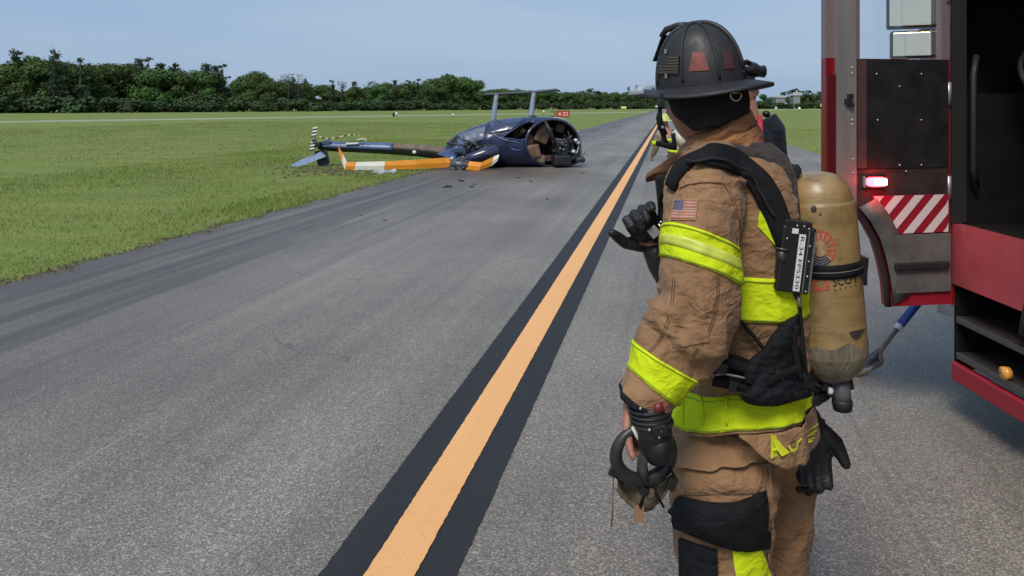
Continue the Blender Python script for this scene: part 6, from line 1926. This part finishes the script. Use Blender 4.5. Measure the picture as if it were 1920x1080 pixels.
# ------------------------------------------------------------------ glove clipped to his chest strap
gl = thing('glove', P(1246, 530, 1.86), 'black leather glove with curled fingers and long cuff clipped at the chest', 'glove', None)
m_ = MB(); wg = P(1224, 462, 1.83); X_ = P(1198, 404, 1.82) - wg
hand(m_, wg, X_, Vector((-.95, 0, -.25)), Vector((.35, -.9, .2)), 1.0, .0125, (78, 68, 58, 44), 20, 8, .92)
gb = m_.build('glove_hand', GLV, gl, fix=False); remesh(gb, .003, 2)
m_ = MB(); m_.tube([P(1216, 448, 1.83), P(1224, 468, 1.83), P(1236, 500, 1.84), P(1252, 535, 1.86), P(1262, 560, 1.87)], [.034, .042, .044, .036, .022], 18, flat=.6); m_.build('cuff', GLV, gl)
m_ = MB(); m_.tube([P(1199, 456, 1.80), P(1216, 460, 1.79), P(1232, 458, 1.79)], .004, 8); m_.build('red_trim', mat('dull_red', (.07, .012, .012), .6), gl)
m_ = MB(); m_.box(P(1226, 435, 1.785), (.012, .003, .013), Matrix.Rotation(R(-40), 3, 'Y'), bev=.002); m_.build('grey_tag', mat('grey_tag', (.28, .24, .24), .6), gl)
m_ = MB(); m_.tube([P(1234, 420, 1.79), P(1243, 430, 1.79), P(1249, 442, 1.79), P(1250, 425, 1.79), P(1240, 415, 1.79), P(1234, 420, 1.79)], .003, 6); m_.build('clip', mat('clip_steel', (.55, .55, .56), .3, .9), gl)
# chest clutter on the front strap: radio microphone
rm = thing('radio_microphone', P(1250, 390, 1.86), 'black radio microphone hanging on the chest strap before the shoulder', 'microphone')
m_ = MB(); m_.box(P(1250, 370, 1.86), (.022, .02, .055), Matrix.Rotation(R(-6), 3, 'Y'), bev=.006); m_.build('housing', mat('matte_black', (.009, .009, .010), .75, spec=.25), rm)
m_ = MB(); m_.tube([P(1257, 328, 1.84), P(1266, 338, 1.83)], .010, 10); m_.build('white_knob', mat('white_knob', (.7, .7, .7), .4), rm)
m_ = MB(); m_.tube([P(1262, 345, 1.83), P(1256, 358, 1.83), P(1250, 372, 1.83), P(1247, 385, 1.83)], .004, 6); m_.build('metal_clip', MATS['clip_steel'], rm)
# ------------------------------------------------------------------ pair of gloves hanging at the hip
for (wx, wy), (tx_, ty), (ax_, az_), cl, lb in (((1526, 800), (1524, 860), (1.0, -.55), (14, 12, 14, 16), 'black work glove with thumb sticking out hanging from the hip'), ((1512, 808), (1514, 870), (-1, 0), (22, 20, 22, 24), 'black work glove tucked behind the other hip glove')):
    t_ = thing('glove', P(wx, 780, 2.0), lb, 'glove', None)
    m_ = MB(); Dg = 1.95 if ax_ > 0 else 1.99; w_g = P(wx, wy, Dg)
    hand(m_, w_g, P(tx_, ty, Dg) - w_g, Vector((ax_, 0, az_)), Vector((0, -1, 0)), 1.08, .0165, cl, 5, 2, .74)
    gg_ = m_.build('glove_hand', GLV, t_, fix=False); remesh(gg_, .004, 2)
    m_ = MB(); m_.tube([P(wx - 6, 772, Dg), P(wx - 2, 788, Dg), P(wx, 804, Dg)], [.036, .044, .038], 16, flat=.5); m_.build('cuff', GLV, t_)
    if ax_ > 0:
        m_ = MB(); m_.box(P(1531, 800, Dg - .032), (.016, .004, .010), Matrix.Rotation(R(25), 3, 'Y'), bev=.002); m_.build('patch', BPL, t_)

# extra webbing over the waist pad and the belt hardware
for i_, (ks, w2) in enumerate(((((1500, 690), (1470, 700), (1440, 716), (1404, 738)), .016), (((1340, 676), (1375, 682), (1410, 694), (1440, 706)), .020), (((1336, 716), (1368, 722), (1402, 730)), .018), (((1494, 610), (1490, 640), (1494, 680), (1502, 712)), .014))):
    D_k = 1.688 if i_ == 0 else 1.70
    K = catmull([P(x_, y_, D_k + (.012 if i_ == 3 else 0)) for x_, y_ in ks], 14); m_ = MB(); ribbon(m_, [Vector(k) for k in K], [Vector((0, -1, 0))] * 14, w2, .004); m_.build('webbing', WEB, scba)
for px, py, w2, h2 in ((1352, 690, .014, .012), (1462, 702, .012, .010), (1374, 724, .010, .012), (1344, 670, .012, .006)):
    m_ = MB(); m_.box(P(px, py, 1.69), (w2, .005, h2), Matrix.Rotation(R(18), 3, 'Y'), bev=.003); m_.build('slide_buckle', BPL, scba)
# ------------------------------------------------------------------ two more people beyond
def figure(label, px, D, height, jacket, trouser, hat, bend=0.0, yaw=0.0, scale=1.0):
    base = Vector(((px - CX) / FPX * D, D, 0)); t_ = thing('person', base, label, 'person')
    f = Vector((math.sin(yaw), math.cos(yaw), 0)); r = Vector((math.cos(yaw), -math.sin(yaw), 0)); u = Vector((0, 0, 1)); h = height
    hip = base + u * h * .50 - f * bend * .12
    sh_ = hip + (u * math.cos(bend) + f * math.sin(bend)) * h * .31
    hd = sh_ + (u * math.cos(bend * .5) + f * math.sin(bend * .5)) * h * .115
    b = MB(); b.tube([hip, hip.lerp(sh_, .5), sh_, hd], [h * .075, h * .08, h * .06, h * .035], 12); b.sphere(hd + u * h * .015, (h * .045, h * .052, h * .066), 14, 10)
    b.sphere(hd + f * h * .055 + u * h * .005, (h * .01, h * .012, h * .014), 8, 6)
    for s_ in (-1, 1):
        b.sphere(hd + r * s_ * h * .046 + u * h * .01, (h * .008, h * .012, h * .018), 8, 6)
        kn = base + r * s_ * h * .065 + u * h * .27 + f * bend * .12
        b.tube([hip + r * s_ * h * .05, kn, base + r * s_ * h * .07 + u * h * .04], [h * .06, h * .042, h * .03], 10)
        el = sh_ + r * s_ * h * .135 - u * h * .17 + f * .05; wr_ = el + f * h * .07 - u * h * .12
        b.tube([sh_ + r * s_ * h * .10, el, wr_], [h * .035, h * .028, h * .02], 10)
        hand(b, wr_, -u + f * .3, f, -r * s_, h / 1.8, .010 * h / 1.8, (25, 28, 30, 32), 20, 4)
    remesh(b.build('body', SKIN, t_, fix=False), .012, 2)
    j = MB(); g = []
    for k, (w2, d2) in zip(np.linspace(-.12, 1.06, 9), ((.105, .085), (.108, .088), (.105, .085), (.108, .085), (.118, .09), (.128, .09), (.13, .08), (.10, .065), (.05, .05))):
        c = hip.lerp(sh_, k); g.append([c + r * (w2 * h * math.cos(a)) + f * (d2 * h * math.sin(a)) + u * .004 * math.sin(a * 3 + k * 9) for a in np.linspace(0, 2 * PI, 25)[:-1]])
    j.grid(g, True, True, True)
    for s_ in (-1, 1):
        el = sh_ + r * s_ * h * .135 - u * h * .17 + f * .05; wr_ = el + f * h * .07 - u * h * .12
        j.tube([sh_ + r * s_ * h * .085 + u * h * .01, sh_ + r * s_ * h * .115 - u * h * .04, el, el.lerp(wr_, .85)], [h * .045, h * .05, h * .043, h * .036], 12)
    jk = j.build('jacket', jacket, t_); remesh(jk, .012, 3)
    p_ = MB()
    for s_ in (-1, 1):
        kn = base + r * s_ * h * .065 + u * h * .27 + f * bend * .12
        p_.tube([hip + r * s_ * h * .045 + u * h * .03, hip + r * s_ * h * .05 - u * h * .05, kn, base + r * s_ * h * .07 + u * h * .05], [h * .07, h * .07, h * .05, h * .045], 12)
    remesh(p_.build('trousers', trouser, t_), .012, 2)
    for s_ in (-1, 1):
        m_ = MB(); c = base + r * s_ * h * .07; m_.tube([c - f * .08 + u * .045, c + u * .05, c + f * .12 + u * .035, c + f * .18 + u * .03], [.04, .045, .04, .02], 10); m_.build('boot', RUB, t_)
    return t_, base, f, r, u, hip, sh_, hd, h, jk
NAVYC = cloth('navy_uniform', (.016, .018, .030), .3, 12); CAMO = cloth('dark_olive_cloth', (.085, .075, .050), .45, 14); KHK = cloth('khaki_gear', (.28, .24, .16), .3, 9)
t_, base, f, r, u, hip, sh_, hd, h, jk = figure('person in navy uniform with red strap, standing behind the helmeted firefighter', 1400, 6.4, 1.93, NAVYC, NAVYC, None, 0, R(12))
m_ = MB(); g = sh_ - f * .20
m_.tube([sh_ - f * .12 + r * .09 + u * .045, sh_ - f * .185 + r * .095 - u * .08, sh_ - f * .19 + r * .105 - u * .28, hip - f * .19 + r * .10], .022, 10, flat=.4); m_.build('red_strap', mat('red_webbing', (.42, .02, .03), .6, var=.3, vscale=25), jk)
m_ = MB(); m_.tube([sh_ - f * .19 + r * .04 - u * .05, sh_ - f * .20 + r * .03 - u * .10], .025, 8); m_.build('white_tag', mat('white_tag', (.6, .55, .55), .6), jk)
m_ = MB(); m_.sphere(sh_ + r * .16 + u * .055, (.035, .035, .03), 10, 7); m_.build('shoulder_mic', BPL, jk)
m_ = MB(); g = []
for el in np.linspace(R(0), R(88), 9):
    g.append([hd + u * .045 - f * .012 + Vector((.097 * math.cos(el) * math.cos(a), .108 * math.cos(el) * math.sin(a), .122 * math.sin(el))) for a in np.linspace(0, 2 * PI, 25)[:-1]])
m_.grid(g, True, False, True); m_.build('hair', mat('dark_hair', (.02, .014, .010), .6), [c for c in t_.children if c.name.startswith('body')][0])
t_, base, f, r, u, hip, sh_, hd, h, jk = figure('firefighter in khaki and lime gear with pale helmet, bending towards the wreck', 1266, 14.5, 1.62, KHK, CAMO, None, R(42), R(-30))
m_ = MB(); g = []
for el in np.linspace(R(0), R(88), 10):
    g.append([hd + u * .05 + Vector((.14 * math.cos(el) * math.cos(a), .15 * math.cos(el) * math.sin(a), .14 * math.sin(el))) for a in np.linspace(0, 2 * PI, 25)[:-1]])
g = [[hd + u * .04 + Vector((.20 * math.cos(a), .21 * math.sin(a), 0)) for a in np.linspace(0, 2 * PI, 25)[:-1]]] + g
m_.grid(g, True, False, True); m_.build('helmet', mat('lime_helmet', (.50, .56, .16), .4), [c for c in t_.children if c.name.startswith('body')][0])
m_ = MB(); m_.tube([hip.lerp(sh_, .35) - f * .26 + u * .02, hip.lerp(sh_, .95) - f * .24 + u * .03], [.085, .085], 14); m_.build('air_cylinder', mat('pale_cylinder', (.5, .47, .36), .4), jk)
for k0, k1 in ((-.02, .10), (.55, .66)):
    m_ = MB(); g = []
    for k in (k0, k0, k1, k1):
        pass
    for k, o_ in ((k0, -.01), (k0, .014), (k1, .014), (k1, -.01)):
        c = hip.lerp(sh_, k); g.append([c + r * ((.115 * h + o_) * math.cos(a)) + f * ((.092 * h + o_) * math.sin(a)) for a in np.linspace(0, 2 * PI, 25)[:-1]])
    m_.grid(g, True); m_.build('lime_band', LIME, jk)
for s_ in (-1, 1):
    el = sh_ + r * s_ * h * .135 - u * h * .17 + f * .05
    m_ = MB(); m_.tube([el + u * .10, el + u * .02], [.088, .086], 14); m_.build('sleeve_band', LIME, jk)
